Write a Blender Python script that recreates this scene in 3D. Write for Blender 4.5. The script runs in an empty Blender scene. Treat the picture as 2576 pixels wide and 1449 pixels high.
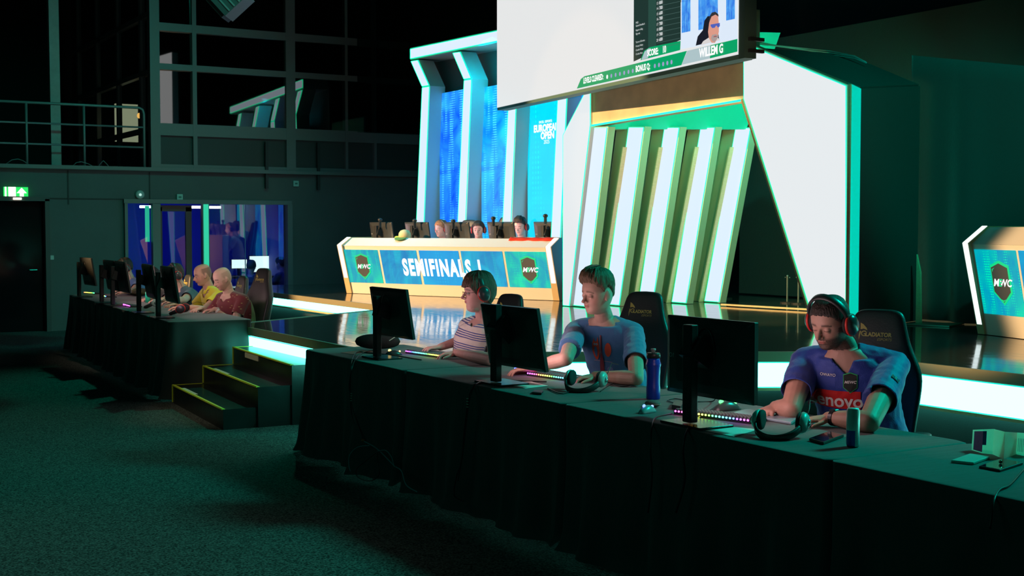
import bpy, bmesh, math, random
from mathutils import Vector, Matrix, noise
from mathutils.bvhtree import BVHTree
sc = bpy.context.scene
COL = sc.collection
PI = math.pi
random.seed(7)
# ---------------------------------------------------------------- camera
FPX, CX, CY, EYE = 3250.0, 1288.0, 724.5, 1.64
YAW = -math.atan2(.516, .857)
PITCH = math.atan((CY - 575) / FPX)
cam_d = bpy.data.cameras.new('camera'); cam = bpy.data.objects.new('camera', cam_d); COL.objects.link(cam)
cam_d.sensor_width = 36; cam_d.lens = FPX / 2576 * 36
cam_d.clip_start = .05; cam_d.clip_end = 200
cam.location = (0, 0, EYE); cam.rotation_euler = (PI/2 - PITCH, 0, YAW)
sc.camera = cam
cam_d.dof.use_dof = True; cam_d.dof.focus_distance = 6.9; cam_d.dof.aperture_fstop = 9
sc.view_settings.view_transform = 'Standard'; sc.view_settings.look = 'None'
sc.view_settings.exposure = 0.0; sc.view_settings.gamma = 1; sc.view_settings.use_curve_mapping = False
# ---------------------------------------------------------------- world
w = bpy.data.worlds.new('world'); sc.world = w; w.use_nodes = True
w.node_tree.nodes['Background'].inputs[0].default_value = (.004, .012, .012, 1)
w.node_tree.nodes['Background'].inputs[1].default_value = .5
# ---------------------------------------------------------------- lamps
def look(o, tgt):
    o.rotation_euler = (Vector(tgt) - o.location).to_track_quat('-Z', 'Y').to_euler()
def spot(name, loc, tgt, col, power, size, blend=.5, rad=.15):
    l = bpy.data.lights.new(name, 'SPOT'); o = bpy.data.objects.new(name, l); COL.objects.link(o)
    l.color = col; l.energy = power; l.spot_size = math.radians(size); l.spot_blend = blend; l.shadow_soft_size = rad
    o.location = loc; look(o, tgt); return o
def area(name, loc, tgt, col, power, sx, sy):
    l = bpy.data.lights.new(name, 'AREA'); o = bpy.data.objects.new(name, l); COL.objects.link(o)
    l.shape = 'RECTANGLE'; l.size = sx; l.size_y = sy; l.color = col; l.energy = power
    o.location = loc; look(o, tgt); return o
WARM = (1, .60, .27); TEAL = (.0, 1, .66)
spot('desk_key_spot', (-5.2, 18.0, 5.0), (8.6, 16.0, 1.25), WARM, 17000, 17, .35, .06)
spot('portal_key_spot', (-5.2, 12.0, 4.5), (8.8, 11.6, 2.35), WARM, 14000, 14, .3, .04)
spot('right_desk_key_spot', (-4.0, 6.0, 4.8), (9.4, 6.1, 1.35), WARM, 12000, 12.5, .35, .06)
spot('added_hall_teal', (6.2, 11.5, 7.4), (4.9, 21.5, 2.0), (.0, 1, .74), 700, 50, 1.0, .12)  # added spot, stands in for LED panel spill on the left wall
spot('table_teal_spot', (8.6, 3.6, 5.0), (4.2, 5.4, .8), (.0, 1, .76), 1300, 66, .8, .55)
spot('steps_teal_spot', (7.5, 16.5, 7.2), (3.9, 12.8, .7), (.0, 1, .62), 650, 50, .8, .12)
spot('floor_spot', (.6, 6.2, 7.6), (1.0, 6.2, 0), (1, .95, .85), 95, 38, 1.0, .3)
spot('carpet_green_spot', (-1.0, 8.2, 7.4), (.8, 8.6, 0), (.02, 1, .30), 40, 34, 1.0, .3)
area('added_cloth_fill', (-5, 5, 7.6), (3, 5, 0), (.08, 1, .75), 50, 5, 5)  # fill added to lift the dark near cloth fronts
spot('added_side_teal', (5.5, 1.5, 7.0), (10.3, 8.8, 3.0), (0, 1, .72), 2100, 24, .8, .12)  # added spot; the glowing leg side panel cannot reach the cladding
spot('far_row_spot', (4.3, 8.2, 6.2), (4.65, 14.6, 1.0), (1, .88, .68), 600, 19, .7, .1)
spot('added_beam_wash', (1.5, 2.5, 1.95), (8.8, 11.4, 3.25), (1, .66, .36), 900, 16, .8, .05)  # low added spot, no real fixture, lightens the portal beam
spot('added_steps_white', (-1.0, 8.0, 7.5), (3.75, 11.1, .3), (1, .88, .60), 520, 14, .9, .1)  # white spot added so the step tape shows yellow
# ---------------------------------------------------------------- pixel rays
def ray(px, py):
    x = (px - CX) / FPX; z = -(py - CY) / FPX; y = 1.
    c, s = math.cos(-PITCH), math.sin(-PITCH); y, z = y*c - z*s, y*s + z*c
    c, s = math.cos(YAW), math.sin(YAW)
    return Vector((x*c - y*s, x*s + y*c, z))
O = Vector((0, 0, EYE))
def atz(px, py, z): d = ray(px, py); return O + d * ((z - EYE) / d.z)
def aty(px, py, y): d = ray(px, py); return O + d * (y / d.y)
def atx(px, py, x): d = ray(px, py); return O + d * (x / d.x)
def onp(px, py, p0, n):
    d = ray(px, py); return O + d * ((Vector(p0) - O).dot(n) / d.dot(n))
# ---------------------------------------------------------------- materials
MATS = {}
def mat(name, col=(.5, .5, .5), rough=.5, metal=0, emis=None, es=1, bump=0, bscale=40, spec=.5, var=0, vscale=8, stretch=(1,1,1), sheen=0, alpha=1, coat=0):
    if name in MATS: return MATS[name]
    m = bpy.data.materials.new(name); m.use_nodes = True; nt = m.node_tree; b = nt.nodes['Principled BSDF']
    b.inputs['Base Color'].default_value = (*col, 1); b.inputs['Roughness'].default_value = rough
    b.inputs['Metallic'].default_value = metal; b.inputs['Specular IOR Level'].default_value = spec
    if sheen: b.inputs['Sheen Weight'].default_value = sheen
    if coat: b.inputs['Coat Weight'].default_value = coat; b.inputs['Coat Roughness'].default_value = .1
    if emis: b.inputs['Emission Color'].default_value = (*emis, 1); b.inputs['Emission Strength'].default_value = es
    if bump or var:
        tc = nt.nodes.new('ShaderNodeTexCoord'); mp = nt.nodes.new('ShaderNodeMapping'); mp.inputs['Scale'].default_value = stretch
        nt.links.new(tc.outputs['Object'], mp.inputs[0])
        if bump:
            n = nt.nodes.new('ShaderNodeTexNoise'); n.inputs['Scale'].default_value = bscale; n.inputs['Detail'].default_value = 4
            nt.links.new(mp.outputs[0], n.inputs[0]); bp = nt.nodes.new('ShaderNodeBump'); bp.inputs['Strength'].default_value = bump
            bp.inputs['Distance'].default_value = .01
            nt.links.new(n.outputs[0], bp.inputs['Height']); nt.links.new(bp.outputs[0], b.inputs['Normal'])
        if var:
            n = nt.nodes.new('ShaderNodeTexNoise'); n.inputs['Scale'].default_value = vscale; n.inputs['Detail'].default_value = 5
            nt.links.new(mp.outputs[0], n.inputs[0]); r = nt.nodes.new('ShaderNodeValToRGB')
            r.color_ramp.elements[0].position = .3; r.color_ramp.elements[1].position = .7
            r.color_ramp.elements[0].color = (*[c*(1-var) for c in col], 1); r.color_ramp.elements[1].color = (*[min(1, c*(1+var)) for c in col], 1)
            nt.links.new(n.outputs[0], r.inputs[0]); nt.links.new(r.outputs[0], b.inputs['Base Color'])
    MATS[name] = m; return m
def glow(name, col, s=1.0):
    if name in MATS: return MATS[name]
    m = bpy.data.materials.new(name); m.use_nodes = True; nt = m.node_tree; b = nt.nodes['Principled BSDF']
    b.inputs['Base Color'].default_value = (.02, .02, .02, 1); b.inputs['Roughness'].default_value = .4; b.inputs['Specular IOR Level'].default_value = .2
    b.inputs['Emission Color'].default_value = (*col, 1); b.inputs['Emission Strength'].default_value = s
    MATS[name] = m; return m
def vcmat(name, rough=.6, bump=0, bscale=60, spec=.4, sss=0, stretch=(1,1,1)):
    if name in MATS: return MATS[name]
    m = mat(name, (.5,.5,.5), rough, bump=bump, bscale=bscale, spec=spec, stretch=stretch); nt = m.node_tree; b = nt.nodes['Principled BSDF']
    a = nt.nodes.new('ShaderNodeVertexColor'); a.layer_name = 'Col'; nt.links.new(a.outputs[0], b.inputs['Base Color'])
    if sss: b.inputs['Subsurface Weight'].default_value = sss; b.inputs['Subsurface Radius'].default_value = (.012, .004, .002)
    return m
def led(name, base, deep, dots, scale=1.0, strength=1.0, cyan=0.5):
    """LED wall picture: blue gradient clouds with slanted rows of lit dots."""
    m = bpy.data.materials.new(name); m.use_nodes = True; nt = m.node_tree; N = nt.nodes; L = nt.links; b = N['Principled BSDF']
    tc = N.new('ShaderNodeTexCoord'); mp = N.new('ShaderNodeMapping'); mp.inputs['Scale'].default_value = (scale,)*3; L.new(tc.outputs['UV'], mp.inputs[0])
    n1 = N.new('ShaderNodeTexNoise'); n1.inputs['Scale'].default_value = 1.6; n1.inputs['Detail'].default_value = 6; n1.inputs['Distortion'].default_value = 1.2; L.new(mp.outputs[0], n1.inputs[0])
    r1 = N.new('ShaderNodeValToRGB'); r1.color_ramp.elements[0].position = .35; r1.color_ramp.elements[1].position = .68
    r1.color_ramp.elements[0].color = (*deep, 1); r1.color_ramp.elements[1].color = (*base, 1); L.new(n1.outputs[0], r1.inputs[0])
    # slanted streak mask
    mp2 = N.new('ShaderNodeMapping'); mp2.inputs['Rotation'].default_value = (0, 0, .42); mp2.inputs['Scale'].default_value = (5*scale, .8*scale, 1); L.new(tc.outputs['UV'], mp2.inputs[0])
    n2 = N.new('ShaderNodeTexNoise'); n2.inputs['Scale'].default_value = 1.3; n2.inputs['Detail'].default_value = 2; L.new(mp2.outputs[0], n2.inputs[0])
    r2 = N.new('ShaderNodeValToRGB'); r2.color_ramp.elements[0].position = .47; r2.color_ramp.elements[1].position = .62; L.new(n2.outputs[0], r2.inputs[0])
    vo = N.new('ShaderNodeTexVoronoi'); vo.inputs['Scale'].default_value = 28*scale; vo.inputs['Randomness'].default_value = 0; L.new(tc.outputs['UV'], vo.inputs[0])
    lt = N.new('ShaderNodeMath'); lt.operation = 'LESS_THAN'; lt.inputs[1].default_value = .3; L.new(vo.outputs['Distance'], lt.inputs[0])
    mu = N.new('ShaderNodeMath'); mu.operation = 'MULTIPLY'; L.new(lt.outputs[0], mu.inputs[0]); L.new(r2.outputs[0], mu.inputs[1])
    mx = N.new('ShaderNodeMixRGB'); mx.inputs[2].default_value = (*dots, 1); L.new(mu.outputs[0], mx.inputs[0]); L.new(r1.outputs[0], mx.inputs[1])
    b.inputs['Base Color'].default_value = (.01, .01, .01, 1); b.inputs['Specular IOR Level'].default_value = .2
    L.new(mx.outputs[0], b.inputs['Emission Color']); b.inputs['Emission Strength'].default_value = strength
    MATS[name] = m; return m
# ---------------------------------------------------------------- mesh builder
def frame(d, up=Vector((0, 0, 1))):
    d = d.normalized()
    if abs(d.dot(up)) > .98: up = Vector((1, 0, 0))
    s = d.cross(up).normalized(); return s, s.cross(d).normalized()
class MB:
    def __init__(s): s.v = []; s.f = []; s.mi = []; s.uv = {}; s.m = 0
    def add(s, vs, fs):
        b = len(s.v); s.v += [Vector(v) for v in vs]
        for f in fs: s.f.append([b + i for i in f]); s.mi.append(s.m)
        return s
    def box(s, c, d, rz=0, M=None):
        x, y, z = d[0]/2, d[1]/2, d[2]/2; R = M if M is not None else Matrix.Rotation(rz, 3, 'Z'); c = Vector(c)
        vs = [c + R @ Vector((a*x, b_*y, e*z)) for e in (-1, 1) for a, b_ in ((-1,-1),(1,-1),(1,1),(-1,1))]
        return s.add(vs, [(3,2,1,0),(4,5,6,7),(0,1,5,4),(1,2,6,5),(2,3,7,6),(3,0,4,7)])
    def bar(s, p, q, w, h, up=Vector((0,0,1))):
        p = Vector(p); q = Vector(q); a, b_ = frame(q-p, up); vs = []
        for c in (p, q): vs += [c - a*w/2 - b_*h/2, c + a*w/2 - b_*h/2, c + a*w/2 + b_*h/2, c - a*w/2 + b_*h/2]
        return s.add(vs, [(3,2,1,0),(4,5,6,7),(0,1,5,4),(1,2,6,5),(2,3,7,6),(3,0,4,7)])
    def prism(s, pts, ext):
        pts = [Vector(p) for p in pts]; ext = Vector(ext); n = len(pts)
        return s.add(pts + [p + ext for p in pts], [tuple(range(n))[::-1], tuple(range(n, 2*n))] + [(i, (i+1) % n, n+(i+1) % n, n+i) for i in range(n)])
    def quad(s, pts): return s.add(pts, [tuple(range(len(pts)))])
    def rings(s, rs, cap=True, close=True):
        n = len(rs[0]); vs = [p for r in rs for p in r]; fs = []
        for i in range(len(rs)-1):
            for j in range(n if close else n-1):
                k = (j+1) % n; fs.append((i*n+j, i*n+k, (i+1)*n+k, (i+1)*n+j))
        if cap: fs.append(tuple(range(n))[::-1]); fs.append(tuple((len(rs)-1)*n + j for j in range(n)))
        return s.add(vs, fs)
    def tube(s, pts, r, n=8, cap=True):
        pts = [Vector(p) for p in pts]; rr = r if isinstance(r, (list, tuple)) else [r]*len(pts); rs = []; up = Vector((0,0,1)); pa = None
        for i, p in enumerate(pts):
            d = (pts[min(i+1, len(pts)-1)] - pts[max(i-1, 0)])
            if d.length < 1e-9: d = Vector((0,0,1))
            d.normalize()
            if pa is None: a, b_ = frame(d)
            else:
                a = (pa - d*pa.dot(d)); a = a.normalized() if a.length > 1e-6 else frame(d)[0]; b_ = a.cross(d).normalized()*1
                b_ = a.cross(d)
            pa = a
            if i == 0: b_ = a.cross(d)
            rs.append([p + (a*math.cos(t) - b_*math.sin(t))*rr[i] for t in [2*PI*k/n for k in range(n)]])
        return s.rings(rs, cap)
    def caps(s, p, q, r1, r2, n=12):
        """tapered capsule"""
        p = Vector(p); q = Vector(q); d = (q-p); L_ = d.length or 1e-6; d = d/L_; pts = []; rr = []
        for k in range(5): t = PI/2*k/5; pts.append(p - d*r1*math.cos(t)); rr.append(max(r1*math.sin(t), r1*.05))
        pts.append(p); rr.append(r1); pts.append(q); rr.append(r2)
        for k in range(1, 6): t = PI/2*k/5; pts.append(q + d*r2*math.sin(t)); rr.append(max(r2*math.cos(t), r2*.05))
        return s.tube(pts, rr, n)
    def ell(s, c, r, R=None, n=16, m=10):
        c = Vector(c); R = R or Matrix.Identity(3); rs = []
        for i in range(m+1):
            t = PI*i/m; t = min(max(t, .05), PI-.05)
            rs.append([c + R @ Vector((r[0]*math.sin(t)*math.cos(a), r[1]*math.sin(t)*math.sin(a), -r[2]*math.cos(t))) for a in [2*PI*k/n for k in range(n)]])
        return s.rings(rs)
    def lathe(s, prof, c=(0,0,0), n=24, M=None):
        c = Vector(c); M = M or Matrix.Identity(3)
        return s.rings([[c + M @ Vector((r*math.cos(a), r*math.sin(a), z)) for a in [2*PI*k/n for k in range(n)]] for r, z in prof])
    def rbox(s, c, d, r=.01, n=4, rz=0, M=None):
        """box with rounded vertical edges"""
        x, y, z = d[0]/2, d[1]/2, d[2]/2; R = M if M is not None else Matrix.Rotation(rz, 3, 'Z'); c = Vector(c); P = []
        for cx, cy, a0 in ((x-r, y-r, 0), (-x+r, y-r, PI/2), (-x+r, -y+r, PI), (x-r, -y+r, 1.5*PI)):
            for k in range(n+1): a = a0 + PI/2*k/n; P.append((cx + r*math.cos(a), cy + r*math.sin(a)))
        e = min(r*.4, z*.5)
        def ring(zz, sh): return [c + R @ Vector((p[0]*(1-sh/x), p[1]*(1-sh/y), zz)) for p in P]
        return s.rings([ring(-z, e), ring(-z+e, 0), ring(z-e, 0), ring(z, e)])
    def build(s, name, m=None, parent=None, world=True, smooth=False, uv=None, solid=0, bevel=0, sub=0, origin=None):
        vs = s.v
        if parent is not None:
            if world:
                mi = Matrix.Translation(parent.location) @ Matrix.Rotation(parent.rotation_euler.z, 4, 'Z')
                if parent.parent: mi = Matrix.Translation(parent.parent.location) @ Matrix.Rotation(parent.parent.rotation_euler.z, 4, 'Z')
                if parent.parent and parent.type == 'MESH': pass
                mi = mi.inverted(); vs = [mi @ v for v in vs]
            loc = Vector((0,0,0))
        else:
            if origin is None:
                loc = Vector((sum(v.x for v in vs)/len(vs), sum(v.y for v in vs)/len(vs), min(v.z for v in vs)))
            else: loc = Vector(origin)
            vs = [v - loc for v in vs]
        me = bpy.data.meshes.new(name); me.from_pydata([tuple(v) for v in vs], [], [tuple(f) for f in s.f]); me.update()
        ms = m if isinstance(m, (list, tuple)) else [m]
        for k in ms:
            if k: me.materials.append(k)
        if len(ms) > 1: me.polygons.foreach_set('material_index', s.mi)
        bm = bmesh.new(); bm.from_mesh(me)
        if uv is None: bmesh.ops.recalc_face_normals(bm, faces=bm.faces)
        bm.to_mesh(me); bm.free()
        if smooth: me.polygons.foreach_set('use_smooth', [True]*len(me.polygons))
        if uv is not None:
            ul = me.uv_layers.new(name='UVMap')
            for p in me.polygons:
                for li, vi in zip(p.loop_indices, p.vertices): ul.data[li].uv = uv[vi]
        o = bpy.data.objects.new(name, me); COL.objects.link(o)
        if parent is not None: o.parent = parent
        else: o.location = loc
        if solid: k = o.modifiers.new('solid', 'SOLIDIFY'); k.thickness = solid
        if bevel: k = o.modifiers.new('bevel', 'BEVEL'); k.width = bevel; k.segments = 2; k.limit_method = 'ANGLE'
        if sub: k = o.modifiers.new('sub', 'SUBSURF'); k.levels = sub; k.render_levels = sub
        return o
def tag(o, label=None, cat=None, group=None, kind=None):
    if label: o['label'] = label
    if cat: o['category'] = cat
    if group: o['group'] = group
    if kind: o['kind'] = kind
    return o
def thing(name, label, cat, loc=(0,0,0), rz=0, group=None):
    o = bpy.data.objects.new(name, None); COL.objects.link(o); o.location = loc; o.rotation_euler = (0, 0, rz); o.empty_display_size = .1
    return tag(o, label, cat, group)
def struct(o): o['kind'] = 'structure'; return o
def dup(root, loc=None, rz=None, label=None):
    r = root.copy(); COL.objects.link(r)
    if loc is not None: r.location = loc
    if rz is not None: r.rotation_euler = (0, 0, rz)
    if label: r['label'] = label
    for ch in list(root.children):
        c = ch.copy(); COL.objects.link(c); c.parent = r
        for g in ch.children: d = g.copy(); COL.objects.link(d); d.parent = c
    return r
def textmesh(txt, size=1.0, bold=0, align='CENTER', shear=0, xs=1.0, space=1.0):
    """text as plain mesh data in the xy plane: (verts, faces)"""
    c = bpy.data.curves.new('t', 'FONT'); c.body = txt; c.size = size; c.align_x = align; c.align_y = 'CENTER'; c.offset = bold; c.shear = shear; c.space_character = space
    c.resolution_u = 3
    o = bpy.data.objects.new('t', c); COL.objects.link(o); dg = bpy.context.evaluated_depsgraph_get()
    me = bpy.data.meshes.new_from_object(o.evaluated_get(dg)); vs = [(v.co.x*xs, v.co.y) for v in me.vertices]; fs = [tuple(p.vertices) for p in me.polygons]
    bpy.data.objects.remove(o); bpy.data.curves.remove(c); bpy.data.meshes.remove(me)
    return vs, fs
def put_text(mb, txt, c, ux, uy, size, **k):
    """adds text to mb on a plane: centre c, right ux, up uy"""
    vs, fs = textmesh(txt, size, **k); c = Vector(c); ux = Vector(ux).normalized(); uy = Vector(uy).normalized()
    return mb.add([c + ux*x + uy*y for x, y in vs], fs)
# shared materials
M_BLACK = mat('black_paint', (.018,.02,.02), .6, bump=.1, bscale=120)
M_WALL = mat('dark_wall_paint', (.11,.12,.12), .75, bump=.15, bscale=60, var=.08, vscale=1.5)
M_WALL2 = mat('black_wall', (.012,.014,.015), .9, bump=.2, bscale=20)
M_FRAME = mat('grey_window_frame', (.16,.18,.18), .45, bump=.05)
M_WOOD = mat('light_wood_edge', (.78,.55,.30), .5, bump=.1, bscale=60, stretch=(1,1,8), var=.1, vscale=20)
M_CREAM = mat('cream_laminate', (.84,.80,.72), .42, bump=.03)
M_WHITE = mat('white_laminate', (.80,.80,.80), .45)
M_GLOW = glow('lit_diffuser', (.13, 1.0, .80), 7.0)
M_GLOWB = glow('lit_diffuser_cool', (.74, .87, 1.0), 1.0)
M_GLOWN = glow('lit_diffuser_neutral', (.80, .84, .86), 1.0)
M_EDGE = glow('green_light_line', (.0, 1.0, .42), 2.2)
# ================================================================ SETTING
def carpet():
    m = mat('carpet', (.10,.105,.10), .95, spec=.1); nt = m.node_tree; N = nt.nodes; L = nt.links; b = N['Principled BSDF']
    tc = N.new('ShaderNodeTexCoord'); n = N.new('ShaderNodeTexNoise'); n.inputs['Scale'].default_value = 95; n.inputs['Detail'].default_value = 3; L.new(tc.outputs['Object'], n.inputs[0])
    r = N.new('ShaderNodeValToRGB'); r.color_ramp.elements[0].position = .35; r.color_ramp.elements[1].position = .68
    r.color_ramp.elements[0].color = (.02,.021,.021,1); r.color_ramp.elements[1].color = (.19,.20,.19,1); L.new(n.outputs[0], r.inputs[0])
    L.new(r.outputs[0], b.inputs['Base Color']); bp = N.new('ShaderNodeBump'); bp.inputs['Strength'].default_value = .6; bp.inputs['Distance'].default_value = .01
    L.new(n.outputs[0], bp.inputs['Height']); L.new(bp.outputs[0], b.inputs['Normal']); return m
WY = 21.5      # left wall plane
struct(MB().box((6, 11, -.05), (30, 34, .1)).build('floor', carpet()))
struct(MB().box((6, 11, 8.05), (30, 34, .1)).build('ceiling', M_WALL2))
struct(MB().box((15.1, 11, 4), (.2, 34, 8)).build('wall_back', M_WALL2))
struct(MB().box((-9.1, 11, 4), (.2, 34, 8)).build('wall_front', M_WALL2))
struct(MB().box((6, -6.1, 4), (30, .2, 8)).build('wall_right', M_WALL2))
struct(MB().box((6, 28.1, 4), (30, .2, 8)).build('wall_left_outer', M_WALL2))
# lower wall with the door opening and the glazed control room opening
dl, dr_ = aty(-40, 520, WY).x, aty(112, 520, WY).x
wl, wr = aty(317, 512, WY).x, aty(724, 512, WY).x
DH, WH, SL = 2.08, 2.06, 2.62
b = MB()
b.box(((-9+dl)/2, WY+.1, DH/2), (dl+9, .2, DH)); b.box(((dr_+wl)/2, WY+.1, DH/2), (wl-dr_, .2, DH))
b.box(((wr+15)/2, WY+.1, DH/2), (15-wr, .2, DH)); b.box((3, WY+.1, (DH+SL-.03)/2), (24, .2, SL-.03-DH))
struct(b.build('wall_left', M_WALL))
struct(MB().box((3, WY+.04, SL), (24, .34, .06)).build('trim_1', M_FRAME))
struct(MB().box((3, WY+3.3, SL-.12), (24, 6.4, .12)).build('ceiling_2', M_WALL2))
# wall panel joints
for k, px in enumerate((171, 376)):
    p = aty(px, 450, WY); struct(MB().box((p.x, WY-.004, 2.3), (.02, .01, .55)).build('trim_%d' % (k+2), M_BLACK))
struct(MB().box((dr_+1.0, WY-.004, 2.12), (2.0, .012, .02)).build('trim_4', M_BLACK))
# door_1
f = MB(); wd = dr_-dl
for x in (dl-.03, dr_+.03): f.box((x, WY-.02, (DH+.03)/2), (.07, .1, DH+.03))
f.box(((dl+dr_)/2, WY-.02, DH+.03), (wd+.13, .1, .07)); d1 = struct(f.build('door_1', mat('door_frame', (.07,.08,.08), .5)))
d = MB(); d.box(((dl+dr_)/2, WY+.12, DH/2), (wd-.04, .05, DH-.02)); d.build('door_leaf', mat('dark_glass_door', (.006,.006,.008), .12), d1)
d = MB(); p = aty(62, 700, WY); d.tube([(dr_-.12, WY+.06, .98), (dr_-.12, WY+.03, .98), (dr_-.24, WY+.03, .98)], .012); d.build('door_handle', mat('steel', (.5,.5,.5), .25, 1), d1)
# ---- control room behind the glass
M_BLUEWALL = mat('control_room_wall', (.10,.12,.3), .8)
b = MB(); b.box(((wl+wr)/2, 25.6, 1.25), (4.4, .1, 2.5)); b.box((wl-.75, 23.6, 1.25), (.1, 4, 2.5)); b.box((wr+.75, 23.6, 1.25), (.1, 4, 2.5))
struct(b.build('wall_left_inner', M_BLUEWALL))
f = MB(); FT = .05
def vm(x, w=.06, z0=0, z1=WH): f.box((x, WY-.01, (z0+z1)/2), (w, .12, z1-z0))
xs_ = [aty(p_, 600, WY).x for p_ in (316, 392, 480, 515, 724)]
vm(xs_[0], .05); vm(xs_[1], .13); vm(xs_[4]+.02, .09); f.box(((wl+wr)/2, WY-.01, WH+.03), (wr-wl+.1, .12, .07)); f.box(((xs_[3]+wr)/2, WY-.01, .12), (wr-xs_[3], .12, .24))
w1 = struct(f.build('window_1', M_FRAME))
mg = mat('window_glass', (.01,.01,.012), .02, spec=.6); nt = mg.node_tree; bs = nt.nodes['Principled BSDF']; bs.inputs['Roughness'].default_value = .0
def glass_mat(name, tint=(.8,.9,.95), mixf=.15):
    m = bpy.data.materials.new(name); m.use_nodes = True; nt = m.node_tree; N = nt.nodes; L = nt.links; N.remove(N['Principled BSDF'])
    t = N.new('ShaderNodeBsdfTransparent'); t.inputs[0].default_value = (*tint, 1); g = N.new('ShaderNodeBsdfGlossy'); g.inputs['Roughness'].default_value = .02
    mx = N.new('ShaderNodeMixShader'); mx.inputs[0].default_value = mixf; L.new(t.outputs[0], mx.inputs[1]); L.new(g.outputs[0], mx.inputs[2]); L.new(mx.outputs[0], N['Material Output'].inputs[0])
    return m
GL = glass_mat('pane_glass', (.75,.85,.9), .16); GLU = glass_mat('upper_pane_glass', (.35,.42,.42), .22)
g = MB(); dxg = xs_[1]-xs_[0]
g.quad([(xs_[0], WY+.03, .05), (xs_[1], WY+.07, .05), (xs_[1], WY+.07, WH), (xs_[0], WY+.03, WH)]); g.build('pane', GL, w1)
g = MB(); g.quad([(xs_[3], WY+.04, .24), (wr, WY+.04, .24), (wr, WY+.04, WH), (xs_[3], WY+.04, WH)]); g.build('pane', GL, w1)
# glazed inner door in the second bay
f = MB(); xa, xb = aty(396, 600, WY).x, aty(513, 600, WY).x
for x in (xa+.06, xb-.23): f.box((x, WY+.12, 1.0), (.1, .06, 2.0))
f.box(((xa+xb)/2-.1, WY+.12, 1.98), (xb-xa-.15, .06, .1)); f.box(((xa+xb)/2-.1, WY+.12, .12), (xb-xa-.15, .06, .2))
d2 = struct(f.build('door_2', mat('dark_door_frame', (.03,.035,.04), .4)))
g = MB(); g.box(((xa+xb)/2-.1, WY+.12, 1.05), (xb-xa-.35, .012, 1.75)); g.build('door_glass', glass_mat('door_pane_glass', (.5,.55,.9), .06), d2)
# grey mullion; glowing teal strips stand in for stage LED reflections in the glass
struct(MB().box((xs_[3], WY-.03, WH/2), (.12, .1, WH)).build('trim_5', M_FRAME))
tag(MB().box((xs_[3], WY-.085, WH/2), (.085, .012, WH-.02)).build('painted_reflection', glow('teal_reflection_glow', (.03,.62,.36), 1.0)), 'bright teal painted reflection of the stage lights on the control room window post', 'painted reflection')
tag(MB().box((aty(374, 550, WY).x, WY+.09, 1.72), (.07, .012, .6)).build('painted_reflection', MATS['teal_reflection_glow']), 'short teal painted reflection of the stage lights in the left control room pane', 'painted reflection')
struct(MB().box((aty(619, 600, WY).x, WY+.05, WH/2+.1), (.012, .02, WH-.2)).build('trim_6', mat('blue_steel', (.2,.35,.7), .3)))
area('control_room_blue', ((wl+wr)/2, 23.4, 2.3), ((wl+wr)/2, 24.6, 0), (.01, .05, 1), 60, 2.4, 1.2)
for px, ww in ((372, .16), (497, .19), (532, .19)):
    p = aty(px, 524, 22.6)
    t = MB().box((p.x, 22.6, 2.02), (ww*1.6, .12, .04)).build('ceiling_lamp', glow('lamp_tube', (.75,.85,1), 6)); tag(t, {372: 'small bright white lamp on the control room ceiling, leftmost of three', 497: 'bright white lamp on the control room ceiling just left of the window mullion', 532: 'bright white lamp on the control room ceiling just right of the window mullion'}[px], 'lamp')
# ---- upper gallery
UX = aty(388, 300, WY).x
f = MB()
def hpx(y, x0=397, x1=880): 
    a = aty(x0, y, WY); return a.z
def hb(z, h, x0=UX, x1=15): f.box(((x0+x1)/2, WY, z), (x1-x0, .12, h))
xr = 12.5
f.box((UX, WY, 5.3), (.16, .16, 5.4))
for px, w_ in ((487, .07), (728, .17), (868, .05), (940, .05)): f.box((aty(px, 200, WY).x, WY, 5.3), (w_, .13, 5.4))
for y_, h_ in ((67, .13), (167, .10), (325, .2)): hb(aty(397, y_, WY).z, h_, UX, xr)
hb(SL+.06, .06, UX, xr)
w2 = struct(f.build('window_2', M_FRAME))
g = MB(); g.quad([(UX, WY+.03, SL+.75), (xr, WY-.13, SL+.75), (xr, WY-.13, 7.6), (UX, WY+.03, 7.6)]); g.build('pane', GLU, w2)
struct(MB().box(((UX+xr)/2, WY+.03, SL+.4), (xr-UX, .05, .72)).build('wall_left_upper', mat('upper_panel', (.045,.05,.05), .6)))
# two small posts below the glazing
for px, z0_, z1_ in ((667, aty(667, 475, WY).z, aty(667, 357, WY).z), (797, aty(797, 478, WY).z, aty(797, 360, WY).z)):
    o_ = MB().box((aty(px, 400, WY).x, WY-.07, (z0_+z1_)/2), (.05, .05, z1_-z0_)).build('cable_conduit', mat('conduit', (.02,.022,.022), .5))
    tag(o_, 'short dark vertical conduit on the far wall, %s of two' % ('left' if px < 700 else 'right'), 'conduit')
# return wall of glazing along the gallery
f = MB()
for k in range(4): f.box((UX, WY+.1+1.55*k+.6, 5.3), (.08, .1, 5.4))
for z_ in (3.3, 4.25, 5.2): f.box((UX, WY+3, z_), (.1, 6, .08))
w3 = struct(f.build('window_3', M_FRAME))
g = MB(); g.quad([(UX+.0, WY+.1, SL), (UX+.0, WY+6, SL), (UX+.0, WY+6, 7.6), (UX+.0, WY+.1, 7.6)]); g.build('pane', GLU, w3)
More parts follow.
